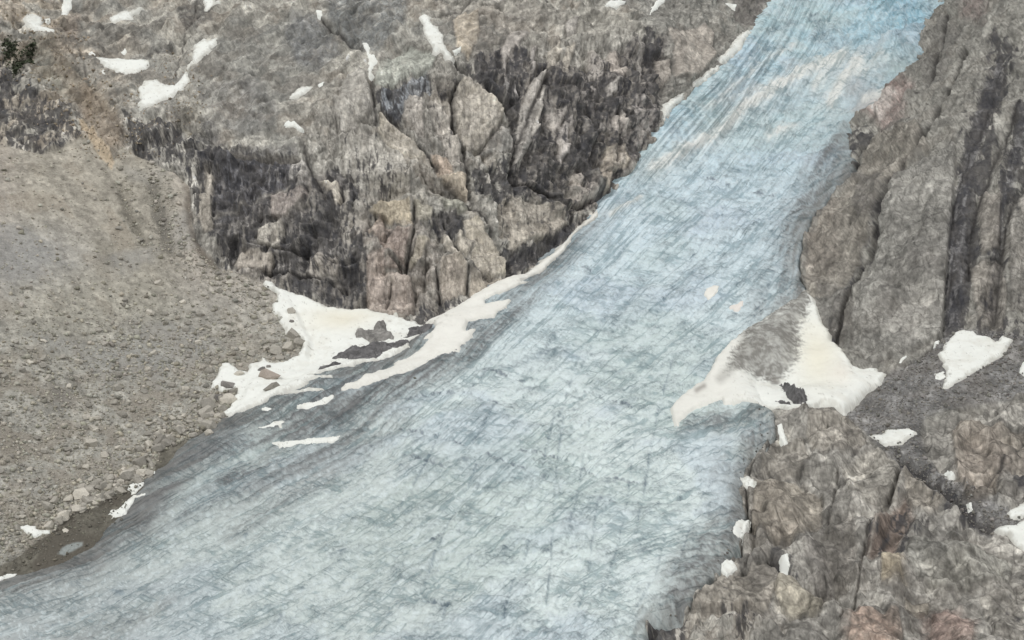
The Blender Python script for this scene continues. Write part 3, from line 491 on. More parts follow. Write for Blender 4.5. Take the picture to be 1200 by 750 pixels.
def ground_off(u, v, P, z, ms):
    lo = lowrelief(u, v, P, z); hi = rockrelief(u, v, P, z)
    hi = hi*(1-.75*snow_mask(u, v, 7))
    for poly, colr, st, ht, tx, ty in PLATES:
        if ht > 0 and st < .3: hi = hi*(1-(.5 if poly[0][0] < 850 else .1)*ss(-2, 5, sdist(poly, u, v, 8)))
    for line, hw, dep in GUL:
        if hw < 4 or dep > 9: hi = hi-dep*np.exp(-(ldist(line, u, v, 20)/(hw*.8))**2)
    inner = ss(-1, 10, z['G'])
    off = lo+hi*(1-ms)*(1-inner)-0.9*ms-inner*4-ss(8, 45, z['G'])*12
    return lo, off

# flow coordinates on the ice: s runs down the glacier, t across it
FL = {0.0: [(903,0),(839,82),(773,150),(700,250),(600,345),(500,440),(400,515),(250,590),(100,672),(-60,720),(-300,800)],
      .25: [(925,0),(870,90),(800,190),(730,270),(650,360),(570,450),(480,540),(370,620),(240,700),(120,780),(0,860)],
      .5: [(960,0),(910,90),(850,200),(780,290),(710,380),(640,460),(575,550),(520,630),(470,710),(430,790),(400,880)],
      .75: [(1020,0),(965,90),(915,190),(860,290),(800,380),(740,460),(695,540),(660,630),(635,710),(615,790),(600,880)],
      1.0: [(1100,0),(1055,95),(990,205),(942,290),(930,370),(890,460),(885,540),(865,640),(795,720),(745,800),(740,890)]}
fxy = []; ft = []; fs = []
for t, pts in FL.items():
    for k, p in enumerate(pts): fxy.append(p); ft.append(t); fs.append(k/10)
TM = tps_fit(fxy, np.array(ft), 1e-3); SM = tps_fit(fxy, np.array(fs), 1e-3)

def ice_fields(u, v, P):
    t = tps_eval(TM, u, v); s = tps_eval(SM, u, v)
    wid = np.interp(s, [0, .1, .3, .5, .7, 1.0], [200, 215, 330, 430, 640, 1050]).astype(F)
    q1 = np.stack([t*520, s*95, P[:,2]*0], -1).astype(F)       # long down-flow lines
    q2 = np.stack([t*70, s*900, P[:,2]*0], -1).astype(F)       # cross-flow bands
    q3 = np.stack([P[:,0]*.33, P[:,1]*.5, P[:,2]*1.6], -1).astype(F)   # short level dashes
    q4 = np.stack([(P[:,0]*.55+P[:,1]*.3)*.35, (P[:,1]-P[:,0]*.55)*.8, P[:,2]*1.2], -1).astype(F) # dashes rising to the right
    a = fields(q1, {'l1': ('fbm', 1/14, 4, .6, .35), 'l2': ('fbm', 1/4.5, 4, .6, .5), 'l3': ('ridged', 1/20, 3, .5, .4), 'lw': ('fbm', 1/40, 3, .5, .3)})
    b = fields(q2, {'c1': ('fbm', 1/22, 4, .6, .8), 'c2': ('fbm', 1/8, 3, .6, .6)})
    c = fields(q3, {'d1': ('fbm', 1/3.2, 3, .6, .5), 'd2': ('fbm', 1/1.5, 3, .65, .4)})
    e = fields(q4, {'e1': ('fbm', 1/3.5, 3, .6, .4)})
    m1 = fields(np.stack([t*wid*.5, s*60, P[:,2]*0], -1).astype(F), {'m1': ('fbm', 1/9, 3, .5, .25), 'm2': ('fbm', 1/4, 3, .5, .25)})
    cr = v-.16*u+.00022*(u-650)**2*ss(0, 300, 650-u)
    m2 = fields(np.stack([u*.10, cr*.55, u*0], -1).astype(F), {'n1': ('fbm', 1/6, 3, .5, .35), 'n2': ('fbm', 1/2.6, 3, .55, .3)})
    p = fields(P, {'p1': ('fbm', 1/60, 4, .55), 'p2': ('fbm', 1/16, 5, .6), 'p3': ('fbm', 1/120, 3, .5), 'p4': ('fbm', 1/2.6, 5, .7), 'se': ('ridged', 1/14, 5, .55), 'fa': ('facet', 1/9)})
    r = dict(t=t, s=s); r.update(a); r.update(b); r.update(c); r.update(e); r.update(p); r.update(m1); r.update(m2)
    r['flow'] = np.stack([t*wid, s*900, 0*t], -1).astype(F); r['cross'] = np.stack([u, cr, ss(.55, .25, t)], -1).astype(F); return r
ILINES = [ # long melt grooves seen on the lower ice
 [(692,500),(684,540),(678,585),(668,630)],[(650,498),(640,535),(635,560)],[(660,500),(652,560),(648,620),(645,680),(640,720)],[(560,560),(540,600),(520,640),(500,695)],
 [(745,520),(735,600),(722,660),(700,720)],[(630,610),(618,660),(600,700),(590,750)],[(700,600),(690,680),(672,750)],[(590,470),(570,505),(548,545)],
 [(520,510),(500,560),(470,610)],[(600,400),(575,440),(540,480)],[(790,430),(770,500),(760,560),(745,640)],[(680,420),(665,470),(655,500)],[(560,650),(540,690),(520,740)],
 [(860,545),(820,600),(800,660),(780,700)],[(780,640),(770,680),(745,720)],[(740,330),(700,400),(680,440)],[(850,250),(800,330),(770,380)],[(920,300),(900,350),(880,390)]]
CLINES = [[(470,510),(530,530),(600,560),(640,575)],[(600,540),(655,548),(710,570),(760,578)],[(480,480),(540,470),(600,490)],[(560,440),(620,460),(690,470),(740,490)],
 [(500,650),(530,630),(560,640)],[(820,215),(870,232),(920,240)],[(640,300),(700,330),(760,335)],[(700,600),(760,605),(820,590)],[(430,540),(480,545),(520,560)],[(490,705),(500,715),(530,722)]]
PALE = [([(765,198),(800,180),(827,167),(845,154),(867,134),(900,114),(940,92),(987,72)],5.5,1.2),([(975,126),(992,100),(1010,78)],5,1.2),([(715,253),(732,246),(749,237)],2.2,.7),
 ([(955,110),(975,85),(990,72)],5,.6),([(900,165),(922,158),(930,155)],4,.6),([(838,118),(870,95),(900,72),(930,60)],2.5,.5),([(820,130),(860,118),(900,108)],3,.35),
 ([(1015,118),(1035,112),(1052,106)],4,.9),([(1025,128),(1038,118)],4,.8),([(1040,72),(1022,90),(1010,92)],5,.4),([(390,560),(330,585)],5,.15)]
DSTREAK = [([(560,400),(500,446),(430,478),(360,505),(290,520),(230,545),(170,600)],13,.55),([(480,470),(420,505),(360,540),(280,575),(220,610)],10,.35),([(600,372),(560,405),(500,437),(440,462),(395,480),(330,500),(265,500)],9,.55),([(420,520),(380,545),(330,570),(300,590)],16,.35),([(240,520),(200,545),(150,600),(90,660)],14,.5),([(690,262),(660,300),(620,345),(590,380),(550,420),(500,448),(450,470),(400,500),(350,530),(270,570)],13,.75),([(560,395),(500,445),(420,480)],9,.5),
 ([(330,480),(390,462),(470,425),(510,400)],20,.8),([(260,500),(230,530),(200,560),(160,610)],18,.7),([(470,500),(420,530),(380,560),(330,590),(270,620)],14,.45),
 ([(262,495),(330,500),(400,490)],16,.6),([(700,262),(740,225),(762,190)],8,.35),([(60,680),(160,630),(250,590)],26,.25),([(200,720),(160,740),(100,760)],14,.3),
 ([(985,190),(965,225),(945,262),(932,300),(930,340),(905,370)],22,.75),([(905,495),(870,500),(840,510)],10,.45),([(900,510),(880,535),(862,570),(868,605),(855,640),(830,670),(800,705)],20,.7),
 ([(840,630),(815,660),(790,680)],16,.4),([(800,510),(860,495),(900,505)],9,.35),([(1040,95),(1060,88),(1075,62)],7,.6),([(1000,160),(985,190)],9,.8),([(225,545),(290,525),(350,505)],7,.5)]

UPDARK = [([(952,28),(965,45),(985,58),(990,50)],5,.8),([(955,50),(975,62),(1000,55)],5,.6),([(860,55),(895,45),(930,30)],4,.5),([(850,75),(890,65),(925,60)],3.5,.45),([(905,40),(920,38),(935,32)],3,.5),
 ([(875,95),(905,90),(930,85)],5,.4),([(1062,18),(1066,32),(1058,50),(1062,58)],2.5,.8),([(1062,16),(1080,8),(1092,14),(1088,34)],2.5,.6),([(1095,0),(1092,22),(1080,44)],4,.6),([(1010,70),(1030,55),(1045,35)],4,.4),
 ([(1030,85),(1050,78),(1066,60)],4,.55),([(1052,98),(1070,86),(1076,74)],2.5,.9),([(820,215),(850,205),(880,210)],3,.4),([(800,240),(830,262),(850,265)],3,.5),([(790,265),(820,275),(850,275)],4,.4),
 ([(900,190),(930,175),(950,170)],3,.35),([(880,140),(910,135),(930,140)],4,.35),([(845,165),(865,160),(880,150)],4,.4),([(790,205),(800,190),(812,176)],3,.5),([(740,250),(752,235),(770,215)],3,.4),
 ([(690,330),(715,318),(730,300)],3,.5),([(680,360),(700,340),(712,330)],3,.4),([(720,390),(745,350),(760,330)],4,.4),([(600,440),(625,430),(650,425)],5,.5),([(630,428),(640,418),(650,405)],2.5,.7),
 ([(700,470),(730,465),(760,470)],4,.4),([(520,490),(560,480),(590,482)],4,.4),([(800,520),(830,505),(870,500)],6,.4),([(850,560),(880,545),(895,525)],6,.4),([(575,655),(590,665),(600,650)],7,.5),
 ([(497,705),(510,718),(528,722)],2.5,.7),([(640,572),(655,578),(658,590)],3,.6)]
def ice_edge(G, u, v, t):
    """height of the rounded ice margin, thin and feathered at the lower left"""
    return (5.5-4*ss(470, 540, v)*ss(.3, .1, t))*(1-np.exp(-np.maximum(G, 0)/14))
def ice_off(u, v, P, z, lo, ic, ms):
    G = z['G']
    prof = np.where(G < 0, G*(.75+3*ss(.6, .8, ic['t'])*ss(130, 180, v)*(1-.6*ss(450, 520, v))), ice_edge(G, u, v, ic['t']))
    up = ss(320, 60, v)                      # rougher towards the icefall
    h = (ic['p1']-.5)*9+(ic['p2']-.5)*(2.6+3*up)+(ic['l3']-1)*(.7+.9*up)+(ic['l1']-.5)*(4.2+3*up)+(ic['d1']-.5)*(2.8+1.5*up)+(ic['p4']-.5)*1.6+(ic['l2']-.5)*1.6+(ic['c2']-.5)*1.6
    h = h+up*((ic['se']-1)*1.5)*ss(940, 1060, u+.3*(100-v))*1.6+(ic['c1']-.5)*1.6
    for ln in ILINES: h = h-.5*np.exp(-(ldist(ln, u, v, 15)/1.6)**2)
    for ln in CLINES: h = h-.7*np.exp(-(ldist(ln, u, v, 15)/1.5)**2)
    for ln, hw, a in PALE: h = h+1.3*a*np.exp(-(ldist(ln, u, v, 30)/hw)**2)
    for ln, hw, a in UPDARK: h = h-1.6*a*np.exp(-(ldist(ln, u, v, 30)/(hw*.9))**2)
    edge = ss(0, 14, G)
    lo2 = lo
    return lo2+prof+h*(0.15+.85*edge)*(1-ms)-.5*ms

# ------------------------------------------------------------------ colours (albedo only)
def mixc(c, col, m): return c+(lin(col)[None]-c)*m[:,None]
def ground_color(u, v, P, z):
    n = len(u)
    wu, wv = warp(u, v, P, 5.0, 1/12)
    wR = z['right']; wO = ss(-6, 8, z['O']); wS = ss(-4, 4, z['S']); wU = ss(-20, 14, z['U'])
    f = fields(P, {'ca': ('fbm', 1/45, 4, .55), 'cb': ('fbm', 1/12, 6, .65, .5), 'cc': ('fbm', 1/3.6, 5, .7), 'cd': ('fbm', 1/25, 5, .6), 'ce': ('edge', 1/8), 'cf': ('edge', 1/3.6), 'fa': ('facet', 1/16), 'fb': ('facet', 1/7), 'fc': ('facet', 1/3.4), 'ch': ('fbm', 1/70, 3, .5), 'ci': ('fbm', 1/6, 5, .65, 1.2)})
    ce, cf = f['ce'], f['cf']; far, fbr, fcr = f['fa_r'], f['fb_r'], f['fc_r']
    f = uq({k: f[k] for k in ('ca','cb','cc','cd','ch','ci')})
    fc = uq(fields(stretch(P, DC, 5.5), {'s1': ('fbm', 1/4.0, 5, .65, .9), 's2': ('fbm', 1/1.8, 4, .65, .5), 's3': ('fbm', 1/10, 4, .6, .5)}))
    fr = uq(fields(stretch(P, DR, 6), {'s1': ('fbm', 1/7, 5, .65, .5), 's2': ('fbm', 1/2.6, 4, .65, .4)}))
    fu = uq(fields(stretch(P, DU, 4), {'s1': ('fbm', 1/7, 6, .68, .5), 's2': ('fbm', 1/3, 4, .65, .3)}))
    c = np.tile(lin((174,171,163))[None], (n, 1)).astype(F)
    c = mixc(c, (174,171,162), wU*(1-wR)); c = mixc(c, (174,164,149), wU*(1-wR)*ss(250, 60, u)*ss(0, .8, f['cd'])*.8)
    c = mixc(c, (151,149,142), wR); c = mixc(c, (160,157,150), wR*wO); c = mixc(c, (130,129,127), wR*wS)
    k = (.80+.40*f['cb'])*(.84+.32*f['cc'])*(.88+.24*f['ca'])*(.86+.28*fbr)*(.92+.16*fcr)*(.88+.24*far)
    k = k*(.88+.24*ss(.2, .8, f['ci']))
    k = k*(1+((.82+.36*fbr)*(.86+.28*fcr)*(.9+.2*f['cc'])-1)*wR*wO)
    wCl = (1-wR)*(1-wU*.75)
    k = k*(1+((.80+.40*ss(.1, .9, fc['s1']))*(.86+.28*fc['s2'])-1)*wCl)
    k = k*(1+((.80+.40*fr['s1'])*(.9+.2*fr['s2'])-1)*wR*(1-wO*.8))
    k = k*(1+((.74+.52*fu['s1'])*(.88+.24*fu['s2'])*(.88+.24*fbr)-1)*(1-wR)*wU)
    # hairline joints hold dark lichen and soil
    j = ss(.06, .0, ce)*ss(.35, .7, f['cb'])*.45+ss(.06, 0, cf)*.22
    k = k*(1-j*(1-.5*wU))
    c = c*k[:,None]
    c = mixc(c, (150,138,124), .35*ss(.6, .95, f['cd'])*(1-wR*.7)); c = mixc(c, (104,108,108), .4*ss(.55, .95, f['ch'])*wU*(1-wR))
    cov = np.zeros(n, F); edge_dk = np.zeros(n, F)
    pu, pv = wu*.28+u*.72, wv*.28+v*.72
    for poly, st, so_, colr in DARK:
        if st > 0: cov = np.maximum(cov, ss(-so_*1.5-2, so_*1.1+1, sdist(poly, wu, wv, so_*2+28))*(.30+.62*st))
    for poly, colr, st, ht, tx, ty in PLATES:
        d = sdist(poly, pu, pv, 12); big_ = ht < 0; pc_ = np.mean(np.array(poly), 0)
        m = ss(-4, 5, d) if big_ else ss(-1.3, 1.6, d)
        rt_ = pc_[0] > 850; pl = 1.0 if ht < 0 else (1.0 if rt_ else 1.58)
        c = c+(lin(colr)[None]*pl*((.0 if rt_ else .30)+(1.0 if rt_ else .70)*k[:,None])-c)*(m*(.6 if rt_ and ht > 0 else .9))[:,None]
        cov = cov+(st-cov)*m*(.6 if big_ else .92)
        edge_dk = np.maximum(edge_dk, np.exp(-((d+.6)/1.5)**2)*(d > -10)*(.3 if big_ else .75))  # dark line along the outline of each rock face
    for poly, st, so_, colr in [(p_, min(.85, s_*1.5), max(3, o_*.6), c_) for p_, s_, o_, c_ in SHADE]+TINT:
        m = ss(-so_, so_, sdist(poly, wu*.45+u*.55, wv*.45+v*.55, so_+20))*(.5+.5*ss(.15, .7, f['ci']))
        cg = lin(colr); cg = cg*.72+cg.mean()*.28
        c = c+((cg[None]*(.15+.85*k[:,None]))-c)*(m*st)[:,None]
    # pale scoured ribs on the cliffs
    pal = ss(.62, .95, fc['s1']*.55+fc['s3']*.45)*wCl
    c = mixc(c, (172,166,156), pal*.4)
    # wet, black-stained water streaks
    sv = (.45*fc['s1']+.3*fc['s2']+.25*fc['s3'])*(1-wR)+(.5*fr['s1']+.25*fr['s2']+.25*f['cb'])*wR
    sv = np.interp(sv, np.quantile(sv[::50], np.linspace(0, 1, 65)), np.linspace(0, 1, 65)).astype(F)
    thr = np.maximum(cov, .07*wCl)
    dk = ss(thr+.05, thr-.09, sv*.85+.15*f['ci'])*ss(0, .1, thr)
    dkc = lin((62,63,68))[None]+(lin((102,99,96))-lin((62,63,68)))[None]*(f['cb']*.6+fc['s2']*.4)[:,None]
    c = c+(dkc-c)*(dk*(.72+.24*f['cc']))[:,None]
    c = mixc(c, (84,81,78), edge_dk*.55*(.35+.65*f['ci']))
    for ln in (([(247,254),(277,248),(300,235),(317,227)]),([(333,257),(352,248),(370,238)]),([(317,225),(338,214)]),([(262,172),(300,176),(345,180)]),([(400,330),(385,322),(350,320)]),([(470,160),(500,185)]),([(428,122),(405,150)]),
               ([(1060,562),(1042,598),(1024,636),(1002,688)]),([(690,205),(705,222)]),([(572,262),(594,300),(597,314)]),([(560,100),(590,122),(604,134)])):
        c = mixc(c, (172,167,158), np.exp(-(ldist(ln, pu, pv, 14)/1.7)**2)*(.25+.55*f['ci']))
    for line, hw, dep in GUL:  # darkens rock along gullies and cracks: their shade put into the colour
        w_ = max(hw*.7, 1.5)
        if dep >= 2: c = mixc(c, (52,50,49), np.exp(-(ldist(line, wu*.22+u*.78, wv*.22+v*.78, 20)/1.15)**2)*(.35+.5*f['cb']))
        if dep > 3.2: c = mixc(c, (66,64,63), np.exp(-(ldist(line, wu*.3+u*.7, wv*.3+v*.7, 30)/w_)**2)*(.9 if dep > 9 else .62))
    # talus
    wT = ss(-1.5, 2, z['T'])
    t = np.tile(lin((165,158,149))[None], (n, 1)).astype(F)
    t = mixc(t, (160,159,151), ss(260, 420, v)*.8); t = mixc(t, (160,157,143), ss(200, 90, np.abs(v-250))*ss(140, 60, np.abs(u-110))*.5)
    t = mixc(t, (164,163,159), np.exp(-(((u-40)/60)**2+((v-300)/40)**2))*.7)
    kt = (.84+.32*f['cc'])*(.88+.24*f['cb'])*(.84+.32*fcr)*(.94+.12*f['ca'])
    ft = uq(fields(stretch(P, DT, 6), {'t1': ('fbm', 1/14, 5, .6, .6), 't2': ('fbm', 1/4, 4, .6, .4)}))
    kt = kt*(.88+.24*ft['t1'])*(.93+.14*ft['t2'])
    t = t*kt[:,None]
    t = mixc(t, (140,131,119), .5*ss(.4, .8, f['cd'])*ss(350, 450, v)); t = mixc(t, (138,128,114), .4*ss(.6, .95, ft['t1']*.6+f['cd']*.4)*ss(520, 260, v)); t = mixc(t, (150,150,148), .45*ss(.6, .95, f['ch']))
    for poly, a, colr in (([(142,214),(152,243),(162,267),(172,284),(164,284),(150,262),(140,235)],.6,(104,101,92)),([(172,215),(184,215),(195,250),(205,292),(196,290),(184,262)],.65,(100,98,93)),
                          ([(214,205),(226,225),(232,275),(262,312),(250,310),(228,290),(218,250)],.65,(108,100,90)),([(60,120+330),(80,455),(88,478),(72,488),(58,470)],.55,(112,110,106)),
                          ([(78,440),(92,443),(95,455),(82,452)],.6,(110,105,98)),([(95,462),(108,466),(105,474),(98,472)],.5,(112,107,100)),([(112,280),(135,285),(130,320),(115,315)],.3,(126,121,108)),
                          ([(62,372),(110,400),(106,406),(60,380)],.35,(118,114,106)),([(0,590),(60,580),(120,560),(160,540),(150,565),(80,600),(0,625)],.25,(128,122,112))):
        t = mixc(t, colr, a*ss(-6, 5, sdist(poly, wu, wv, 22)))
    c = c+(t-c)*wT[:,None]
    for poly, st, so_, colr in (([(90,140),(99,144),(116,162),(134,191),(131,199),(119,187),(104,166)],.95,1.6,(196,180,156)),([(100,100),(122,112),(144,142),(142,166),(132,186),(114,158),(97,140)],.5,6,(158,144,126)),([(60,60),(85,80),(112,120),(100,142),(84,120),(60,85)],.4,6,(150,134,116))):
        c = mixc(c, colr, ss(-so_, so_, sdist(poly, pu, pv, 16))*st*(.75+.25*f['cc']))
    wM = ss(-2, 3, z['M'])*(1-wT)
    mcol = lin((108,105,96))[None]*(.85+.3*f['cb'])[:,None]
    mcol = mcol*(.75+.5*f['cc'])[:,None]
    mcol = mcol+(lin((96,92,84))[None]-mcol)*(ss(.3, .8, f['cd'])*ss(560, 585, v))[:,None]
    mcol = mcol+(lin((152,158,156))[None]-mcol)*(ss(-1.2, 1.5, sdist([(68,649),(74,641),(82,637),(97,636),(97,641),(88,646),(76,652)], pu, pv, 12))*.85)[:,None]
    c = c+(mcol-c)*wM[:,None]
    return np.clip(c, .012, .8)

def ice_color(u, v, P, z, ic):
    n = len(u); G = z['G']; t = ic['t']; s = ic['s']
    wu = u+(ic['p2']-.5)*30; wv = v+(ic['p1']-.5)*30
    raw = ic; ic = uq({k: x for k, x in ic.items() if k not in ('s', 't', 'flow', 'cross')})
    c = np.tile(lin((218,229,227))[None], (n, 1)).astype(F)
    c = mixc(c, (208,224,231), ss(520, 250, v)); c = mixc(c, (188,217,228), ss(260, 70, v)*.9)
    c = mixc(c, (196,214,218), ss(.35, .8, ic['p2'])*ss(260, 120, v)*.7)
    c = mixc(c, (138,186,204), np.clip(np.exp(-(((wu-1050)/42)**2+((wv-24)/38)**2))*1.15, 0, .85)*ss(.15, .75, ic['p2']*.5+ic['l1']*.5))
    c = mixc(c, (144,188,206), np.exp(-(ldist([(1010,55),(1035,40),(1050,15)], wu, wv)/9)**2)*.6)
    c = mixc(c, (160,176,176), np.exp(-(((wu-1055)/22)**2+((wv-72)/16)**2))*.6)
    c = mixc(c, (142,190,210), np.exp(-(((u-1076)/11)**2+((v-26)/15)**2))*.75)
    c = mixc(c, (194,208,221), .45*ss(.55, .95, ic['p1'])); c = mixc(c, (184,200,194), .35*ss(.5, .9, ic['p3']))
    c = mixc(c, (164,169,168), ss(340, 60, u)*ss(500, 600, v)*.85)
    c = mixc(c, (172,180,176), ss(150, 300, u)*ss(620, 480, u)*ss(500, 560, v)*.35)
    tex = np.clip(1.15-.0*u, 0, 2)
    patch = .65+.5*ss(.15, .9, ic['p2']*.6+ic['p1']*.4)
    left = ss(.6, .2, t)
    upz = ss(380, 150, v)
    def iso(x, lv, w): return np.maximum.reduce([np.exp(-((x-l)/w)**2) for l in lv])
    g = np.zeros(n, F)
    g += ss(.74, .93, ic['d1'])*.34*(1-.45*left)+ss(.78, .93, ic['d2'])*.5
    g += ss(.74, .93, ic['e1'])*.36*np.maximum(left, upz*.7)
    g += ss(.72, .95, ic['p4'])*.30
    g = np.clip(g*patch*.55, 0, .85)
    c = mixc(c, (158,168,170), g)
    fl = iso(ic['m1'], (.3,.5,.7), .045)*ss(.35, .8, ic['p2'])*.6+iso(ic['m2'], (.4,.6), .05)*ss(.5, .85, ic['p4']*.4+ic['p2']*.6)*.6
    cl = iso(ic['n1'], (.3,.5,.7), .035)*ss(.45, .85, ic['d1']*.3+ic['p2']*.7)*.6+iso(ic['n2'], (.35,.65), .07)*ss(.55, .9, ic['p4']*.4+ic['p2']*.6)*.55
    c = mixc(c, (128,142,147), np.clip((fl*(1-.3*left)+cl*ss(200, 300, v)*(1-.6*left))*.6, 0, .7))
    c = mixc(c, (218,229,231), .45*ss(.70, .96, 1-ic['p4'])+.25*ss(.7, .95, 1-ic['m1']))
    c = mixc(c, (112,128,138), ss(.90, 1, ic['d1'])*ss(.6, 1, ic['p2'])*.55)
    for ln in ILINES: c = mixc(c, (116,132,144), .55*np.exp(-(ldist(ln, u+(raw['p4']-.5)*6+(raw['p2']-.5)*9, v, 22)/1.2)**2)*(.1+.9*ss(.25, .7, ic['p4']*.5+ic['p2']*.5)))
    for ln in CLINES: c = mixc(c, (110,120,130), .8*np.exp(-(ldist(ln, u, v+(raw['p4']-.5)*9+(raw['p2']-.5)*10, 22)/1.3)**2)*(.05+.95*ss(.35, .75, ic['p4']*.5+ic['p2']*.5)))
    for ln, hw, a in UPDARK:
        m = np.exp(-(ldist(ln, u+(raw['p4']-.5)*14+(raw['p2']-.5)*12, v+(raw['p2']-.5)*16, 40)/hw)**2)
        c = mixc(c, (112,128,138), np.clip(m*a*(.15+.8*ic['p4']), 0, .8))
    lwv = ss(.1, .9, ic['l1']*.6+ic['lw']*.4)
    for ln, hw, a in DSTREAK:
        m = np.exp(-(ldist(ln, wu*.45+u*.55, wv*.45+v*.55, 110)/(hw*1.25))**2)
        c = mixc(c, (114,115,115), np.clip(m*a*.98*(.45+.85*lwv)*(.5+.8*ss(.15, .85, ic['p4']*.55+ic['m2']*.45)), 0, .92))
    # dirt along both margins
    c = mixc(c, (112,111,108), ss(34, 0, G+(ic['p4']-.5)*16+(ic['l2']-.5)*22)*.85*ss(.5, .2, t)*ss(250, 330, v)); c = mixc(c, (128,127,122), ss(26, 0, G)*.7*ss(.6, .9, t)*ss(120, 200, v)*(.4+.6*ic['l2']))
    c = mixc(c, (142,138,140), np.exp(-(((wu-1018)/26)**2+((wv-118)/20)**2))*.7)
    for ln, hw, a in PALE:
        m = np.exp(-(ldist(ln, u+(raw['p4']-.5)*8, v+(raw['p2']-.5)*12, 40)/(hw*1.15))**2)
        m2_ = np.exp(-(ldist(ln, wu, wv, 60)/(hw*3.2))**2)
        c = mixc(c, (210,216,214), m2_*a*.5*(.4+.6*ic['l2']))
        c = mixc(c, (230,231,226), np.clip(m*a*(.65+.7*ic['l2'])*1.2, 0, 1)*.9)
    c = mixc(c, (205,192,185), np.exp(-(((wu-1030)/20)**2+((wv-128)/12)**2))*.5)
    return np.clip(c, .02, .85)

# ------------------------------------------------------------------ materials
def mat(name, rough, spec, bump, bscale, vary=.12, attr=True, colour=(.3,.3,.3), detail=6, joints=None, grain=None):
    m = bpy.data.materials.new(name); m.use_nodes = True; N = m.node_tree.nodes; L = m.node_tree.links
    b = N['Principled BSDF']; b.inputs['Roughness'].default_value = rough; b.inputs['Specular IOR Level'].default_value = spec
    geo = N.new('ShaderNodeNewGeometry')
    n1 = N.new('ShaderNodeTexNoise'); n1.inputs['Scale'].default_value = bscale; n1.inputs['Detail'].default_value = detail; n1.inputs['Roughness'].default_value = .68
    L.new(geo.outputs['Position'], n1.inputs['Vector'])
    bp = N.new('ShaderNodeBump'); bp.inputs['Strength'].default_value = 1.0; bp.inputs['Distance'].default_value = bump
    L.new(n1.outputs[0], bp.inputs['Height']); L.new(bp.outputs[0], b.inputs['Normal'])
    mr = N.new('ShaderNodeMapRange'); mr.inputs[1].default_value = .3; mr.inputs[2].default_value = .7; mr.inputs[3].default_value = 1-vary; mr.inputs[4].default_value = 1+vary
    L.new(n1.outputs[0], mr.inputs[0])
    mx = N.new('ShaderNodeVectorMath'); mx.operation = 'SCALE'
    if attr:
        a = N.new('ShaderNodeAttribute'); a.attribute_name = 'albedo'; L.new(a.outputs['Color'], mx.inputs[0])
    else:
        oi = N.new('ShaderNodeObjectInfo'); hv = N.new('ShaderNodeHueSaturation')
        hv.inputs['Color'].default_value = (*colour, 1)
        m2 = N.new('ShaderNodeMapRange'); m2.inputs[3].default_value = .75; m2.inputs[4].default_value = 1.25
        L.new(oi.outputs['Random'], m2.inputs[0]); L.new(m2.outputs[0], hv.inputs['Value']); L.new(hv.outputs[0], mx.inputs[0])
    sc = mr.outputs[0]
    if grain is not None:
        d, kk, wl_, amp = grain; d = np.array(d, float); d /= np.linalg.norm(d)
        dt = N.new('ShaderNodeVectorMath'); dt.operation = 'DOT_PRODUCT'; L.new(geo.outputs['Position'], dt.inputs[0]); dt.inputs[1].default_value = tuple(d)
        sv_ = N.new('ShaderNodeVectorMath'); sv_.operation = 'SCALE'; sv_.inputs[0].default_value = tuple(-d*(1-1/kk)); L.new(dt.outputs['Value'], sv_.inputs['Scale'])
        av = N.new('ShaderNodeVectorMath'); L.new(geo.outputs['Position'], av.inputs[0]); L.new(sv_.outputs[0], av.inputs[1])
        for w_, lo, hi in ((wl_, 1-amp, 1+amp*.9), (wl_*.42, 1-amp*.6, 1+amp*.6)):
            ng_ = N.new('ShaderNodeTexNoise'); ng_.inputs['Scale'].default_value = 1/w_; ng_.inputs['Detail'].default_value = 3; ng_.inputs['Roughness'].default_value = .55; ng_.inputs['Distortion'].default_value = .35
            L.new(av.outputs[0], ng_.inputs['Vector'])
            mg = N.new('ShaderNodeMapRange'); mg.interpolation_type = 'SMOOTHSTEP'; mg.inputs[1].default_value = .38; mg.inputs[2].default_value = .62; mg.inputs[3].default_value = lo; mg.inputs[4].default_value = hi
            L.new(ng_.outputs[0], mg.inputs[0])
            mm = N.new('ShaderNodeMath'); mm.operation = 'MULTIPLY'; L.new(sc, mm.inputs[0]); L.new(mg.outputs[0], mm.inputs[1]); sc = mm.outputs[0]
    if joints:
        ad = N.new('ShaderNodeVectorMath'); ad.operation = 'MULTIPLY_ADD'
        n2 = N.new('ShaderNodeTexNoise'); n2.inputs['Scale'].default_value = .08; n2.inputs['Detail'].default_value = 2
        L.new(geo.outputs['Position'], n2.inputs['Vector']); L.new(n2.outputs['Color'], ad.inputs[0]); ad.inputs[1].default_value = (9, 9, 9); L.new(geo.outputs['Position'], ad.inputs[2])
        for scl, wd, dk in joints:
            vo = N.new('ShaderNodeTexVoronoi'); vo.feature = 'DISTANCE_TO_EDGE'; vo.inputs['Scale'].default_value = scl
            L.new(ad.outputs[0], vo.inputs['Vector'])
            m3 = N.new('ShaderNodeMapRange'); m3.interpolation_type = 'SMOOTHSTEP'; m3.inputs[1].default_value = 0; m3.inputs[2].default_value = wd; m3.inputs[3].default_value = dk; m3.inputs[4].default_value = 1
            L.new(vo.outputs['Distance'], m3.inputs[0])
            mm = N.new('ShaderNodeMath'); mm.operation = 'MULTIPLY'; L.new(sc, mm.inputs[0]); L.new(m3.outputs[0], mm.inputs[1]); sc = mm.outputs[0]
    L.new(sc, mx.inputs['Scale']); L.new(mx.outputs[0], b.inputs['Base Color'])
    return m
DO = base(np.array([930.,1010.]), np.array([600.,650.])); DO = DO[1]-DO[0]
RK = dict(rough=.85, spec=.2, bump=.8, bscale=.5, vary=.16, detail=8, joints=((.11, .05, .75),))
M_ROCK = mat('rock', **RK)
M_CLIFF = mat('cliff_rock', grain=(DC, 4, 3.0, .17), **RK)
M_WALL = mat('wall_rock', grain=(DR, 3, 3.2, .10), **RK)
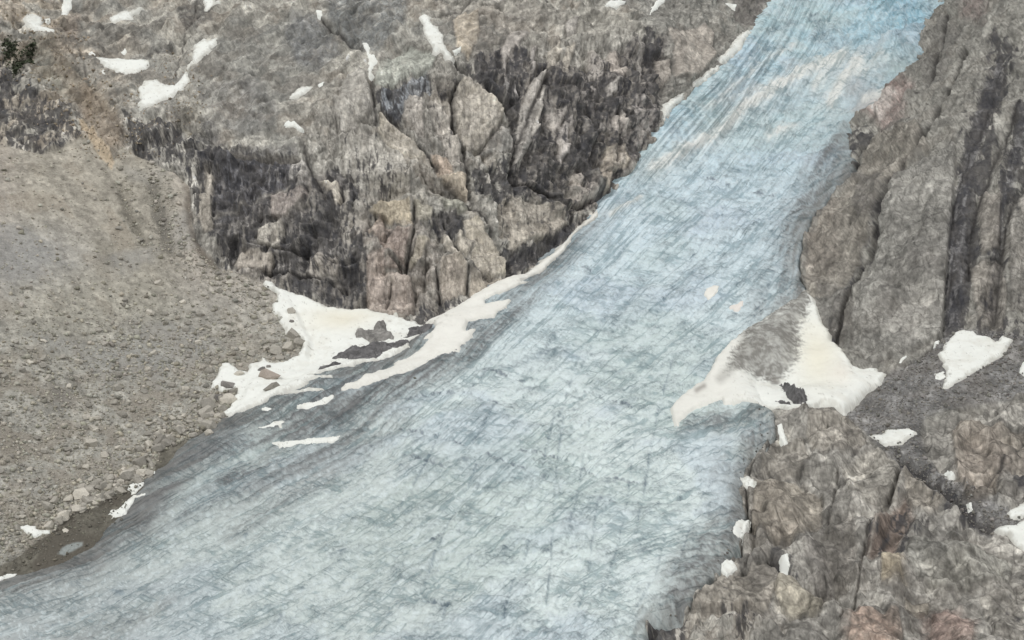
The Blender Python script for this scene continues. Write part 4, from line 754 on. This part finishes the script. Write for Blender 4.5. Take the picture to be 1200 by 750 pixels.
M_UP = mat('mountain_rock', grain=(DU, 2.6, 3.4, .13), **RK)
M_OUT = mat('outcrop_rock', grain=(DO, 2.6, 3.0, .13), **RK)
M_TALUS = mat('talus', .95, .1, .5, .9, .2)
M_ICE = mat('ice', .55, .35, .45, .7, .10, detail=8)
def ice_lines(m):
    """thin dirt-filled grooves along and across the flow of the ice, finer than the mesh"""
    N = m.node_tree.nodes; L = m.node_tree.links; b = N['Principled BSDF']
    src = b.inputs['Base Color'].links[0].from_socket
    geo = N.new('ShaderNodeNewGeometry'); tot = None
    def val(op, a, bb, clamp=False):
        n = N.new('ShaderNodeMath'); n.operation = op; n.use_clamp = clamp
        for i, x in enumerate((a, bb)):
            if x is None: continue
            if isinstance(x, (int, float)): n.inputs[i].default_value = x
            else: L.new(x, n.inputs[i])
        return n.outputs[0]
    def sm(x, lo, hi):
        n = N.new('ShaderNodeMapRange'); n.interpolation_type = 'SMOOTHSTEP'; n.inputs[1].default_value = lo; n.inputs[2].default_value = hi; L.new(x, n.inputs[0]); return n.outputs[0]
    def noise(vec, scale, det, rough, dist=0.0):
        n = N.new('ShaderNodeTexNoise'); n.inputs['Scale'].default_value = scale; n.inputs['Detail'].default_value = det; n.inputs['Roughness'].default_value = rough; n.inputs['Distortion'].default_value = dist
        L.new(vec, n.inputs['Vector']); return n.outputs[0]
    def scaled(att, vec):
        a = N.new('ShaderNodeAttribute'); a.attribute_name = att
        v = N.new('ShaderNodeVectorMath'); v.operation = 'MULTIPLY'; v.inputs[1].default_value = vec; L.new(a.outputs['Vector'], v.inputs[0]); return v.outputs[0]
    mask = noise(geo.outputs['Position'], 1/24, 5, .62)
    fine = noise(geo.outputs['Position'], 1/5, 4, .65)
    # attribute, scale along u/s, level width, mask window, weight
    for att, vec, dist, lo, hi, mlo, mhi, wt in (
        ('flow', (1/18, 1/260, 0), .12, .006, .030, .37, .55, .95), ('flow', (1/9, 1/70, 0), .2, .012, .050, .47, .60, .75),
        ('cross', (1/110, 1/14, 0), .2, .006, .034, .42, .58, .95), ('cross', (1/50, 1/8, 0), .25, .012, .055, .46, .60, .75), ('cross', (1/24, 1/5, 0), .3, .02, .075, .48, .62, .6)):
        n = noise(scaled(att, vec), 1.0, 2.5, .5, dist)
        d = val('ABSOLUTE', val('SUBTRACT', n, .5), None)
        ln = val('SUBTRACT', 1.0, sm(d, lo, hi))
        mk = val('ADD', val('MULTIPLY', mask, .6), val('MULTIPLY', fine, .4))
        x = val('MULTIPLY', val('MULTIPLY', ln, sm(mk, mlo, mhi)), wt)
        tot = x if tot is None else val('MAXIMUM', tot, x)
    # level dashes and specks of grit
    mp = N.new('ShaderNodeVectorMath'); mp.operation = 'MULTIPLY'; mp.inputs[1].default_value = (.30, .45, 1.5); L.new(geo.outputs['Position'], mp.inputs[0])
    dsh = sm(noise(mp.outputs[0], .55, 3, .6, .4), .62, .69)
    tot = val('MAXIMUM', tot, val('MULTIPLY', dsh, .45))
    tot = val('MAXIMUM', tot, val('MULTIPLY', sm(noise(mp.outputs[0], .9, 2, .6, .3), .64, .72), .45))
    mx = N.new('ShaderNodeMix'); mx.data_type = 'RGBA'; mx.blend_type = 'MULTIPLY'
    L.new(tot, mx.inputs[0]); L.new(src, mx.inputs[6]); mx.inputs[7].default_value = (.50, .56, .58, 1)
    L.new(mx.outputs[2], b.inputs['Base Color'])
    bp = b.inputs['Normal'].links[0].from_node
    h = bp.inputs['Height'].links[0].from_socket
    L.new(val('SUBTRACT', h, val('MULTIPLY', tot, .6)), bp.inputs['Height'])
ice_lines(M_ICE)
M_SNOW = mat('snow', .8, .15, .7, .22, .03, detail=8)
M_BOULD = mat('boulder', .92, .15, .25, 1.2, .2, attr=False, colour=tuple(lin((160,156,147))))
M_BDARK = mat('dark_boulder', .92, .15, .25, 1.2, .2, attr=False, colour=tuple(lin((128,125,121))))
M_BRED = mat('red_boulder', .92, .15, .25, 1.2, .2, attr=False, colour=tuple(lin((166,156,146))))
M_BPALE = mat('pale_boulder', .92, .15, .25, 1.2, .15, attr=False, colour=tuple(lin((184,179,168))))

def mesh_from(name, V, quads, colr, mt, kind=None, label=None, cat=None, group=None, smooth=True):
    used = np.unique(quads); rm = np.full(len(V), -1, np.int64); rm[used] = np.arange(len(used)); q = rm[quads]
    me = bpy.data.meshes.new(name); me.vertices.add(len(used)); me.vertices.foreach_set('co', V[used].astype(F).ravel())
    me.loops.add(q.size); me.loops.foreach_set('vertex_index', q.ravel().astype(np.int32))
    me.polygons.add(len(q)); k = q.shape[1]
    me.polygons.foreach_set('loop_start', np.arange(0, q.size, k, dtype=np.int32)); me.polygons.foreach_set('loop_total', np.full(len(q), k, np.int32))
    me.update(calc_edges=True)
    if smooth: me.polygons.foreach_set('use_smooth', np.ones(len(q), bool))
    if colr is not None:
        at = me.color_attributes.new('albedo', 'FLOAT_COLOR', 'POINT')
        cc = np.ones((len(used), 4), F); cc[:,:3] = colr[used]; at.data.foreach_set('color', cc.ravel())
    me.materials.append(mt)
    o = bpy.data.objects.new(name, me); COL.objects.link(o)
    if kind: o['kind'] = kind
    if label: o['label'] = label
    if cat: o['category'] = cat
    if group: o['group'] = group
    return o
def axis(lo, hi, step, far_lo, far_hi):
    a = list(np.arange(lo, hi+step/2, step))
    x = a[-1]; s = step
    while x < far_hi: s *= 1.07; x += s; a.append(x)
    x = lo; s = step; b = []
    while x > far_lo: s *= 1.07; x -= s; b.append(x)
    return np.array(b[::-1]+a, F)
def grid_quads(nu, nv, keep):
    i = np.arange(nv-1)[:,None]*nu+np.arange(nu-1)[None]
    q = np.stack([i, i+nu, i+nu+1, i+1], -1).reshape(-1, 4)
    return q[keep.reshape(nv-1, nu-1).ravel()] if keep is not None else q
def cell_all(x, nu, nv, fn=np.maximum):
    a = x.reshape(nv, nu); return fn(fn(a[:-1,:-1], a[1:,:-1]), fn(a[:-1,1:], a[1:,1:])).ravel()

# ------------------------------------------------------------------ ground
STEP = 1.18
us = axis(-10, 1210, STEP, -300, 1480); vs = axis(-10, 760, STEP, -240, 940)
U, V = np.meshgrid(us, vs); nu, nv = len(us), len(vs); U = U.ravel(); V = V.ravel()
P0 = base(U, V)
Pg = P0.reshape(nv, nu, 3)
dn = np.cross(np.gradient(Pg, axis=0), np.gradient(Pg, axis=1)); N0 = (dn/(np.linalg.norm(dn, axis=-1, keepdims=True)+1e-9)).reshape(-1, 3).astype(F)
Z = zones(U, V)
jf = fields(P0, {'gj': ('fbm', 1/7, 5, .65), 'gk': ('fbm', 1/22, 4, .6)})
Z['G'] = Z['G']+((jf['gj']-.5)*7+(jf['gk']-.5)*9*ss(520, 560, V)*ss(320, 250, U))*ss(60, 20, np.abs(Z['G']))
MS = snow_mask(U, V)
# the ground, kept where it is not deep under the ice
gk = np.where(Z['G'] < 22)[0]
sub = {k: x[gk] for k, x in Z.items()}
lo_g, off_g = ground_off(U[gk], V[gk], P0[gk], sub, MS[gk])
LO = np.zeros(len(U), F); LO[gk] = lo_g
OFF = np.zeros(len(U), F); OFF[gk] = off_g
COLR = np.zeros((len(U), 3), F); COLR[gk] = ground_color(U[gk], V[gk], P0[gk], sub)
VG = P0+N0*OFF[:,None]
wj = fields(P0[gk], {'edgej': ('fbm', 1/5, 4, .65)})['edgej']-.5
EJ = np.zeros(len(U), F); EJ[gk] = wj*8
keep = cell_all(Z['G'], nu, nv) < 21
def cc_(x): a = x.reshape(nv, nu); return ((a[:-1,:-1]+a[1:,1:])*.5).ravel()
zt, zm, zs, zo, zu_ = cc_(Z['T']), cc_(Z['M']), cc_(Z['S']+EJ), cc_(Z['O']+EJ), cc_(Z['U']+EJ*2)
uc = cc_(U); vc = cc_(V); rgt = cc_(Z['right']) > .5
reg = np.where(zt > 0, 1, np.where(zm > 0, 2, np.where(~rgt, np.where(zu_ > 0, 3, 4), np.where(zs > 0, 5, np.where(zo > 0, 6, 7)))))
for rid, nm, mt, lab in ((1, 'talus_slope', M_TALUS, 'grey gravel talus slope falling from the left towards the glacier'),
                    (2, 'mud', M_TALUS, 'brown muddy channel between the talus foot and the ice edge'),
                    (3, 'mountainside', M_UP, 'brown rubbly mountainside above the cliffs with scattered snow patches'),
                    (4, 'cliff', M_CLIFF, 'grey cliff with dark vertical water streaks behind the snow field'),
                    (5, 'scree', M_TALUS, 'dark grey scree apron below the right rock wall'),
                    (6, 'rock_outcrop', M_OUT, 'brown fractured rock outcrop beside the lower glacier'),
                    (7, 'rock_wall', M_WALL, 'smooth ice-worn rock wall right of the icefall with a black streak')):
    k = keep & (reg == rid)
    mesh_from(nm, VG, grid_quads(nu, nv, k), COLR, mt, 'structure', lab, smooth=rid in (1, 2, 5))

# ------------------------------------------------------------------ glacier
gi_ = np.where(Z['G'] > -14)[0]
ug, vg, pg = U[gi_], V[gi_], P0[gi_]; zg = {k: x[gi_] for k, x in Z.items()}
IC = ice_fields(ug, vg, pg)
log_ = lowrelief(ug, vg, pg, zg)
og = ice_off(ug, vg, pg, zg, log_, IC, MS[gi_])
VI = P0.copy(); VI[gi_] = pg+N0[gi_]*og[:,None]
CI = np.zeros((len(U), 3), F); CI[gi_] = ice_color(ug, vg, pg, zg, IC)
keep = cell_all(Z['G'], nu, nv, np.minimum) > -8
ice_ob = mesh_from('glacier', VI, grid_quads(nu, nv, keep), CI, M_ICE, 'structure', 'blue and grey glacier tongue sweeping down from the upper right')

used = np.unique(grid_quads(nu, nv, keep))
FA = np.zeros((len(U), 3), F); FA[gi_] = IC['flow']; FB = np.zeros((len(U), 3), F); FB[gi_] = IC['cross']
for nm_, arr in (('flow', FA), ('cross', FB)):
    at = ice_ob.data.attributes.new(nm_, 'FLOAT_VECTOR', 'POINT'); at.data.foreach_set('vector', arr[used].ravel())

# ------------------------------------------------------------------ snow patches and rock islands lying on that land
def under(u, v, P, z):
    """smooth height of whatever lies below: ground or ice"""
    lo = lowrelief(u, v, P, z)
    prof = np.where(z['G'] < 0, -99, ice_edge(z['G'], u, v, tps_eval(TM, u, v)))
    f = fields(P, {'p1': ('fbm', 1/60, 4, .55)})
    gl = lo+prof+(f['p1']-.5)*9*(.15+.85*ss(0, 14, z['G']))
    return np.maximum(lo, gl)
def patch(poly, T, step, rock=None):
    p = np.array(poly); x0, y0 = p.min(0)-3; x1, y1 = p.max(0)+3
    au = np.arange(x0, x1+step, step).astype(F); av = np.arange(y0, y1+step, step).astype(F)
    u, v = np.meshgrid(au, av); a, b = len(au), len(av); u = u.ravel(); v = v.ravel()
    P = base(u, v); Nn = base_n(u, v)
    f = fields(P, {'j1': ('fbm', 1/6, 5, .65), 'j2': ('fbm', 1/6, 5, .65), 'sn': ('fbm', 1/22, 4, .5), 'sm': ('fbm', 1/4, 3, .5), 'cb': ('fbm', 1/7, 5, .65)})
    jit = min(1.0, (x1-x0-6)/14+.2)
    d = sdist(poly, u+(f['j1']-.5)*9*jit, v+(f['j2']-.5)*9*jit)
    z = {'G': sdist(GLACIER, u, v), 'T': sdist(TALUS, u, v), 'M': sdist(MUD, u, v), 'S': sdist(RIGHTSCREE, u, v), 'O': sdist(OUTCROP, u, v)}
    h = under(u, v, P, z)
    if rock is None:
        if x1-x0 < 24: T = T*.7
        ed = np.where(d < 0, d*1.0, np.minimum(d*.55, 1)*T*(1-np.exp(-(d+.3)/2.2))*1.15)
        h = h+ed+(f['sn']-.5)*2.0*ss(0, 8, d)+(f['sm']-.5)*.3*ss(0, 3, d)
        if poly is WEDGE: h = h+6*ss(0, 30, sdist(DIRTY, u, v))
        c = np.tile(lin((234,236,230))[None], (len(u), 1)).astype(F)
        fs2 = uq(fields(P, {'s1': ('fbm', 1/12, 5, .65, .5), 's2': ('fbm', 1/3, 5, .7)}))
        c = mixc(c, (212,210,200), .5*ss(.55, .95, fs2['s1'])*(.4+.6*fs2['s2'])); c = mixc(c, (170,166,156), ss(3.2, .2, d+(fs2['s2']-.5)*3)*.45*(T > .6)); c = mixc(c, (150,146,138), ss(.965, .99, fs2['s2'])*.5)
        if poly is FIELD: c = mixc(c, (226,221,203), np.exp(-(((u-400)/40)**2+((v-372)/14)**2))*.8)
        if poly is STRIP:
            c = mixc(c, (230,228,220), np.ones(len(u), F)*.7)
            c = mixc(c, (150,143,134), ss(.5, .62, f['cb'])*np.exp(-(((u-512)/14)**2+((v-383)/10)**2)))
            c = mixc(c, (165,160,150), ss(3, 0, d)*ss(550, 640, u)*.3+.35*nz(f['cb'], .55, .7)*ss(600, 660, u))
        if poly is WEDGE:
            f2 = fields(P, {'g1': ('fbm', 1/9, 6, .65, .5), 'g2': ('fbm', 1/30, 4, .6)}); g3 = uq(fields(P, {'g3': ('fbm', 1/3, 5, .72)}))['g3']
            dd = sdist(DIRTY, u+(f2['g1']-.5)*30, v+(f2['g1']-.5)*18)
            c = mixc(c, (231,228,212), np.exp(-(((u-958)/26)**2+((v-425)/40)**2)))
            c = mixc(c, (228,222,210), np.exp(-(((u-985)/16)**2+((v-450)/12)**2))*.6); c = mixc(c, (228,227,219), ss(900, 840, u)*.8)
            c = mixc(c, (124,122,117), ss(-6, 6, dd+(g3-.5)*8)*np.clip(.55+.35*nz(f2['g1'], .36, .62)+.25*ss(.1, .8, g3)-.22*nz(f2['g2'], .5, .62), 0, 1)*.97)
            c = mixc(c, (110,107,101), ss(10, 1, ldist([(846,460),(858,448),(868,430),(876,402)], u, v))*.35)
            c = mixc(c, (120,116,110), np.exp(-(ldist([(907,450),(910,452)], u, v)/4)**2)*.8); c = mixc(c, (140,134,128), np.exp(-(ldist([(818,472),(826,468)], u, v)/3.5)**2)*.7)
        if T < .75 and poly[0][0] == 855: c = mixc(c, (224,217,210), np.ones(len(u), F)*.8)
        if 827 < poly[0][0] < 829: c = mixc(c, (232,229,220), np.ones(len(u), F)*.8)
        mt = M_SNOW
    else:
        ff = fields(P, {'ia': ('facet', 1/5.5), 'ib': ('facet', 1/2.6), 'cb2': ('fbm', 1/4, 5, .7)})
        h = h+1.4+np.where(d < 0, d*1.3, T*(1-np.exp(-d/4.5)))+(ff['ia']*2.6+ff['ib']*.9)*ss(-1, 3, d)*(T/4.5)**.4
        c = np.tile(lin((138,136,132) if rock == 'grey' else (108,107,107))[None], (len(u), 1)).astype(F)
        c = c*((.7+.6*nz(ff['cb2'], .3, .7))*(.75+.5*ff['ib_r'])*(.85+.3*ff['ia_r']))[:,None]
        mt = M_ROCK
    lim = -2.4
    keep = cell_all(d, a, b) > lim
    return P+Nn*h[:,None], grid_quads(a, b, keep), c, mt
for poly, T, lab, grp in SNOW:
    p = np.array(poly); sz = max(np.ptp(p[:,0]), np.ptp(p[:,1]))
    Vv, q, c, mt = patch(poly, T, 1.15 if sz > 100 else (.8 if sz > 30 else .55))
    mesh_from('snow_patch', Vv, q, c, mt, None, lab, 'snow patch', grp)
for poly, T, lab, kind in ISLANDS:
    Vv, q, c, mt = patch(poly, T, .9, kind)
    mesh_from('bare_rock', Vv, q, c, mt, None, lab, 'rock', 'bare rocks standing out of the snow', smooth=False)

# ------------------------------------------------------------------ boulders
def rock_mesh(k):
    r = random.Random(100+k); bm = bmesh.new()
    ax = (1, r.uniform(.75, .95), r.uniform(.85, 1.0))
    for _ in range(18):
        d = Vector((r.gauss(0, 1), r.gauss(0, 1), r.gauss(0, 1))).normalized()*r.uniform(.82, 1.08)
        bm.verts.new((d.x*ax[0]*.5, d.y*ax[1]*.5, d.z*ax[2]*.5))
    res = bmesh.ops.convex_hull(bm, input=bm.verts)
    bmesh.ops.delete(bm, geom=[g for g in res['geom_interior'] if isinstance(g, bmesh.types.BMVert)], context='VERTS')
    bmesh.ops.triangulate(bm, faces=bm.faces)
    return bm
ROCKS = []; RT = []
for k in range(10):
    bm = rock_mesh(k); me = bpy.data.meshes.new('boulder'); bm.to_mesh(me)
    RT.append((np.array([v.co[:] for v in bm.verts], F), np.array([[v.index for v in f.verts] for f in bm.faces], np.int64)))
    bm.free(); ROCKS.append(me)
def surf_at(u, v):
    """height of the visible land at (u, v)"""
    u = np.asarray(u, F); v = np.asarray(v, F); P = base(u, v); z = zones(u, v); ms = snow_mask(u, v)
    lo, off = ground_off(u, v, P, z, ms)
    un = under(u, v, P, z)
    h = np.where((ms > .4) | (z['G'] > 3), un+ms*.8, off)
    return P, base_n(u, v), h
# boulder spots that the photograph shows singly: u, v, width in px, tone, squash, label
NAMED = [
 (317,447.5,26,'red',.62,'reddish brown boulder lying alone on the snow field'),
 (319.5,466,19,'grey',.5,'flat grey boulder at the lower rim of the snow field below the reddish one'),
 (341,367.5,11,'grey',.75,'rounded grey boulder on the upper left of the snow field'),
 (357,370.5,6,'dark',.8,'small dark stone right of the rounded grey boulder, upper of a close pair'),
 (356,377,5,'dark',.6,'small dark stone right of the rounded grey boulder, lower of a close pair'),
 (342,378,5.5,'dark',.8,'small dark stone just below the rounded grey boulder'),
 (307,436,10,'dark',.6,'dark boulder above the reddish one, left of two'),
 (315,432.5,7,'dark',.8,'dark boulder above the reddish one, right of two'),
 (280,441,11,'pale',.5,'pale half-buried boulder at the left rim of the snow field'),
 (346,393,17,'grey',.8,'large grey boulder on the tip of the talus that juts into the snow'),
 (351,402,14,'grey',.9,'grey boulder at the outermost corner of the talus tip'),
 (337,408,15,'pale',.8,'pale boulder low in the talus tip beside the snow'),
 (322,412,16,'grey',.7,'grey boulder at the lower left of the talus tip'),
 (328,419,12,'grey',.6,'flat grey boulder closing the foot of the talus tip'),
 (268,455,16,'dark',.6,'dark boulder at the nose of rubble below the snow bay'),
 (257,470,12,'dark',.8,'dark boulder in the rubble left of the lowest snow'),
 (269,334,9,'pale',.7,'pale boulder high on the talus below the cliff corner'),
 (186,332,11,'pale',.6,'pale flat boulder alone on the middle of the talus'),
 (235,310,10,'pale',.5,'pale slab on the talus just under the cliff edge'),
 (143,577,13,'pale',.7,'pale pointed boulder beside the claw-shaped snow patch'),
 (166,556,13,'pale',.8,'pale boulder above the snow at the end of the talus foot'),
 (57,617,13,'pale',.7,'pale boulder over the jagged snow patch'),
 (73,610,14,'pale',.6,'pale slab right of the jagged snow patch at the channel rim'),
 (77,623,7,'pale',.8,'small pale stone sitting in the muddy channel'),
 (111,502,12,'pale',.6,'bright angular boulder on the lower talus'),
 (114,490,9,'pale',.6,'bright oval stone just above the angular boulder on the lower talus'),
 (81,455,7,'pale',.9,'small round pale stone beside a dark hollow in the talus'),
 (107,521,17,'pale',.6,'large pale slab on the talus below the bright angular boulder'),
 (245,510,10,'pale',.7,'pale stone lying on the ice below the boulder heap'),
 (127,584,12,'pale',.6,'pale boulder on the rim of the muddy channel'),
]
MT = {'red': M_BRED, 'grey': M_BOULD, 'dark': M_BDARK, 'pale': M_BPALE}
mats_cache = {}
def rock_variant(k, tone):
    key = (k, tone)
    if key not in mats_cache:
        me = ROCKS[k].copy(); me.name = 'boulder'; me.materials.append(MT[tone]); mats_cache[key] = me
    return mats_cache[key]
def put_boulder(P, Nn, h, wpx, tone, squash, label, group, k, sink=.18):
    w = float(np.linalg.norm(P-np.array([0, 0, CAMZ])))*K*wpx
    o = bpy.data.objects.new('boulder', rock_variant(k, tone)); COL.objects.link(o)
    o.scale = (w, w*random.uniform(.75, .95), w*squash)
    o.location = Vector(P)+Vector(Nn)*float(h)+Vector((0, 0, w*squash*(.32-sink)))
    o.rotation_euler = (random.uniform(-.25, .25), random.uniform(-.25, .25), random.uniform(-.5, .5))
    o['label'] = label; o['category'] = 'boulder'
    if group: o['group'] = group
    return o
nu_ = np.array([[a[0], a[1]] for a in NAMED]); Pn, Nn_, hn = surf_at(nu_[:,0], nu_[:,1])
for i, a in enumerate(NAMED):
    put_boulder(Pn[i], Nn_[i], hn[i], a[2]*1.2, a[3], a[4]*1.15, a[5], 'boulders that stand out on the snow and talus', (i*3) % 10)

# scattered ones: the largest as single boulders, the rest joined
def scatter(n, wfun, box, smin, smax, pw):
    uu = rng.uniform(box[0], box[2], n*6); vv = rng.uniform(box[1], box[3], n*6)
    w = wfun(uu.astype(F), vv.astype(F)); k = rng.uniform(0, 1, len(uu)) < w
    uu, vv = uu[k][:n], vv[k][:n]
    s = smin*(1-rng.uniform(0, 1, len(uu))*(1-(smin/smax)**pw))**(-1/pw)
    return uu.astype(F), vv.astype(F), np.minimum(s, smax)
def w_talus(u, v):
    d = sdist(TALUS, u, v)
    low = ss(300, 480, v)
    heap = np.maximum(ss(45, 5, ldist([(268,480),(240,500),(200,520),(180,550),(140,575),(80,600),(20,630)], u, v, 80)), ss(25, 5, ldist([(240,480),(200,500),(170,530)], u, v, 60)))
    strip = ss(60, 10, ldist([(330,400),(270,410),(210,430),(150,420)], u, v, 80))*.6
    hi = ss(26, 4, ldist([(180,210),(205,290),(250,320),(300,350)], u, v, 60))*.8+ss(12,3,ldist([(142,214),(169,284)],u,v,40))*.6
    sn = snow_mask(u, v)
    return ss(-1, 1, d)*np.clip(.13+.35*low+heap*.8+strip*.5+hi*.8, 0, 1)*(1-sn)
def w_right(u, v): return ss(0, 3, sdist(RIGHTSCREE, u, v))*(1-snow_mask(u, v))
def w_up(u, v):
    a = ss(60, 20, ldist([(20,30),(90,110),(130,160),(200,110)], u, v, 90))
    return a*.8*(1-snow_mask(u, v))
u1, v1, s1 = scatter(14000, w_talus, (-20, 170, 372, 690), 1.8, 16, 2.15)
u2, v2, s2 = scatter(2200, w_right, (985, 380, 1215, 628), 1.8, 8, 3.2)
u3, v3, s3 = scatter(900, w_up, (0, 10, 260, 190), 1.8, 6, 3.2)
u4, v4, s4 = scatter(700, lambda u, v: ss(-2, 2, sdist(MUD, u, v))*ss(0, -3, sdist(TALUS, u, v))*ss(-1, -4, sdist(GLACIER, u, v))*(.35+.65*ss(20, 4, ldist([(180,555),(120,595),(60,624),(0,662)], u, v, 60))), (-20, 515, 230, 700), 1.6, 6, 2.6)
def w_ice(u, v):
    g = sdist(GLACIER, u, v)
    r = ss(16, 2, g)*ss(-5, 0, g)*ss(700, 760, u)*ss(330, 400, v)
    l = ss(12, 1, g)*ss(-1, 1, g)*ss(560, 500, u)*ss(380, 440, v)*.6
    st = ss(12, 2, ldist([(600,372),(550,412),(500,442),(440,468),(390,500)], u, v, 40))*.10
    return np.maximum(np.maximum(r, l), st)*(1-snow_mask(u, v))
u5, v5, s5 = scatter(1500, w_ice, (80, 340, 960, 730), 1.4, 6, 3.0)
UU = np.r_[u1, u2, u3, u4, u5]; VV = np.r_[v1, v2, v3, v4, v5]; S = np.r_[s1, s2, s3, s4, s5]
RG = np.r_[np.zeros(len(u1)), np.ones(len(u2)), np.full(len(u3), 2), np.full(len(u4), 3), np.full(len(u5), 4)]; S = np.where(RG == 4, np.minimum(S, 4.5), S)
heapd = ldist([(268,480),(240,500),(200,520),(180,550),(140,575),(80,600)], UU, VV, 60)
S = S*(1+.8*ss(30, 6, heapd)*(RG == 0)); S = np.where((RG == 0)&(heapd > 26), np.minimum(S*(.62+.22*ss(230, 430, VV)), 12), S)
Ps, Ns, hs_ = surf_at(UU, VV)
S = np.where(RG == 3, np.minimum(S, 6.5), S); order = np.argsort(-S); big = order[:268]
def where_is(j):
    u, v = UU[j], VV[j]
    if RG[j] == 1:
        return 'on the dark scree under the right rock wall' if v < 500 else 'in the dark gully beside the brown outcrop', 'boulders on the right scree'
    if RG[j] == 2: return 'on the brown rubble near the high snow patches', 'boulders on the mountainside'
    if heapd[j] < 22:
        if u > 232: return 'in the heap under the dark nose of rubble by the snow', 'boulders heaped along the foot of the talus'
        if u > 185: return 'in the heap above the smooth upper mud strip', 'boulders heaped along the foot of the talus'
        if u > 140: return 'in the heap just above the claw-shaped snow patch', 'boulders heaped along the foot of the talus'
        if u > 80: return 'on the rim of the wide muddy channel', 'boulders heaped along the foot of the talus'
        return 'above the jagged snow patch at the far left foot', 'boulders heaped along the foot of the talus'
    if v < 350: return ('on the rubble tongues below the cliff edge' if u > 130 else 'on the smooth upper talus at the left edge'), 'boulders strewn over the upper talus'
    g = 'boulders strewn over the lower talus'
    if u > 285: return 'on the talus tip that juts into the snow field', g
    if u > 200: return ('on the talus slope left of the snow field' if v < 470 else 'just above the boulder heap left of the snow'), g
    if u > 110: return ('on the middle of the talus slope' if v < 470 else 'on the talus slope above the muddy channel'), g
    return ('on the left of the talus near the dark hollows' if v < 510 else 'low on the talus at the left edge'), g
for j in big:
    place, grp = where_is(j)
    tone = 'dark' if RG[j] == 1 else random.choice(['grey', 'grey', 'grey', 'pale'])
    q = random.uniform(.6, .95)
    lab = ('large ' if S[j] > 9.5 else ('medium ' if S[j] > 7.5 else 'small '))+('flattish ' if q < .72 else ('blocky ' if q > .84 else ''))+{'dark': 'dark grey', 'grey': 'grey', 'pale': 'pale'}[tone]+' boulder '+place
    put_boulder(Ps[j], Ns[j], hs_[j], float(S[j]), tone, q, lab, grp, random.randrange(10), .2)
def joined(name, idx, baseC, label):
    Vs = []; Fs = []; Cs = []; o = 0
    for j in idx:
        tv, tf = RT[random.randrange(10)]
        w = float(np.linalg.norm(Ps[j]-np.array([0, 0, CAMZ])))*K*float(S[j]); a = random.uniform(0, 6.28); b = random.uniform(-.4, .4)
        R = np.array(Matrix.Rotation(b, 3, 'X') @ Matrix.Rotation(a, 3, 'Z'), F)
        Vs.append((tv*np.array([w, w*.9, w*random.uniform(.6, 1)], F))@R.T+Ps[j]+Ns[j]*hs_[j]+np.array([0, 0, w*.12], F))
        Fs.append(tf+o); o += len(tv)
        Cs.append(np.tile(lin(baseC)*random.uniform(.62, 1.38)*np.array([random.uniform(.97, 1.05), 1, random.uniform(.92, 1.03)], F), (len(tv), 1)))
    mesh_from(name, np.concatenate(Vs), np.concatenate(Fs), np.concatenate(Cs), M_TALUS, 'stuff', label, smooth=False)
rest = order[268:]
joined('talus_stones', [j for j in rest if RG[j] == 0], (166,163,153), 'loose grey stones covering the talus slope')
joined('scree_stones', [j for j in rest if RG[j] == 1], (132,130,126), 'dark loose stones covering the right scree')
joined('channel_stones', [j for j in rest if RG[j] == 3], (124,121,112), 'wet gravel in the muddy channel beside the ice')
joined('ice_debris', [j for j in rest if RG[j] == 4], (118,116,111), 'small dark stones melted out along the edges of the ice')
joined('rubble_stones', [j for j in rest if RG[j] == 2], (150,140,124), 'brown rubble on the upper mountainside')

# ------------------------------------------------------------------ dark green shrubs on the ledge at the far left
def shrubs():
    n = 1500; blobs = [(22,72,11,8),(12,60,8,6),(34,66,6,6),(30,80,7,6),(20,84,6,5),(8,50,6,4)]
    uu = []; vv = []
    for _ in range(n):
        b = random.choice(blobs); uu.append(random.gauss(b[0], b[2]*.45)); vv.append(random.gauss(b[1], b[3]*.45))
    P, Nn, h = surf_at(np.array(uu), np.array(vv))
    Vs = []; Fs = []; Cs = []
    for i in range(n):
        c = P[i]+Nn[i]*(h[i]+random.uniform(.2, 2.2)); r = random.uniform(.4, .9)
        M = np.array(Matrix.Rotation(random.uniform(0, 6.28), 3, Vector((random.gauss(0,1), random.gauss(0,1), random.gauss(0,1))).normalized()), F)
        q = np.array([(-r,-r*.7,0),(r,-r*.7,.1),(r*.8,r*.7,0),(-r*.8,r*.7,.15)], F)@M.T+c
        Vs.append(q); Fs.append(np.arange(4)[None]+4*i); Cs.append(np.tile(lin((78,84,68))*random.uniform(.6, 1.4), (4, 1)))
    mesh_from('shrubs', np.concatenate(Vs), np.concatenate(Fs), np.concatenate(Cs), M_TALUS, 'stuff', 'dark green low shrubs clinging to a ledge at the far left', smooth=False)
shrubs()
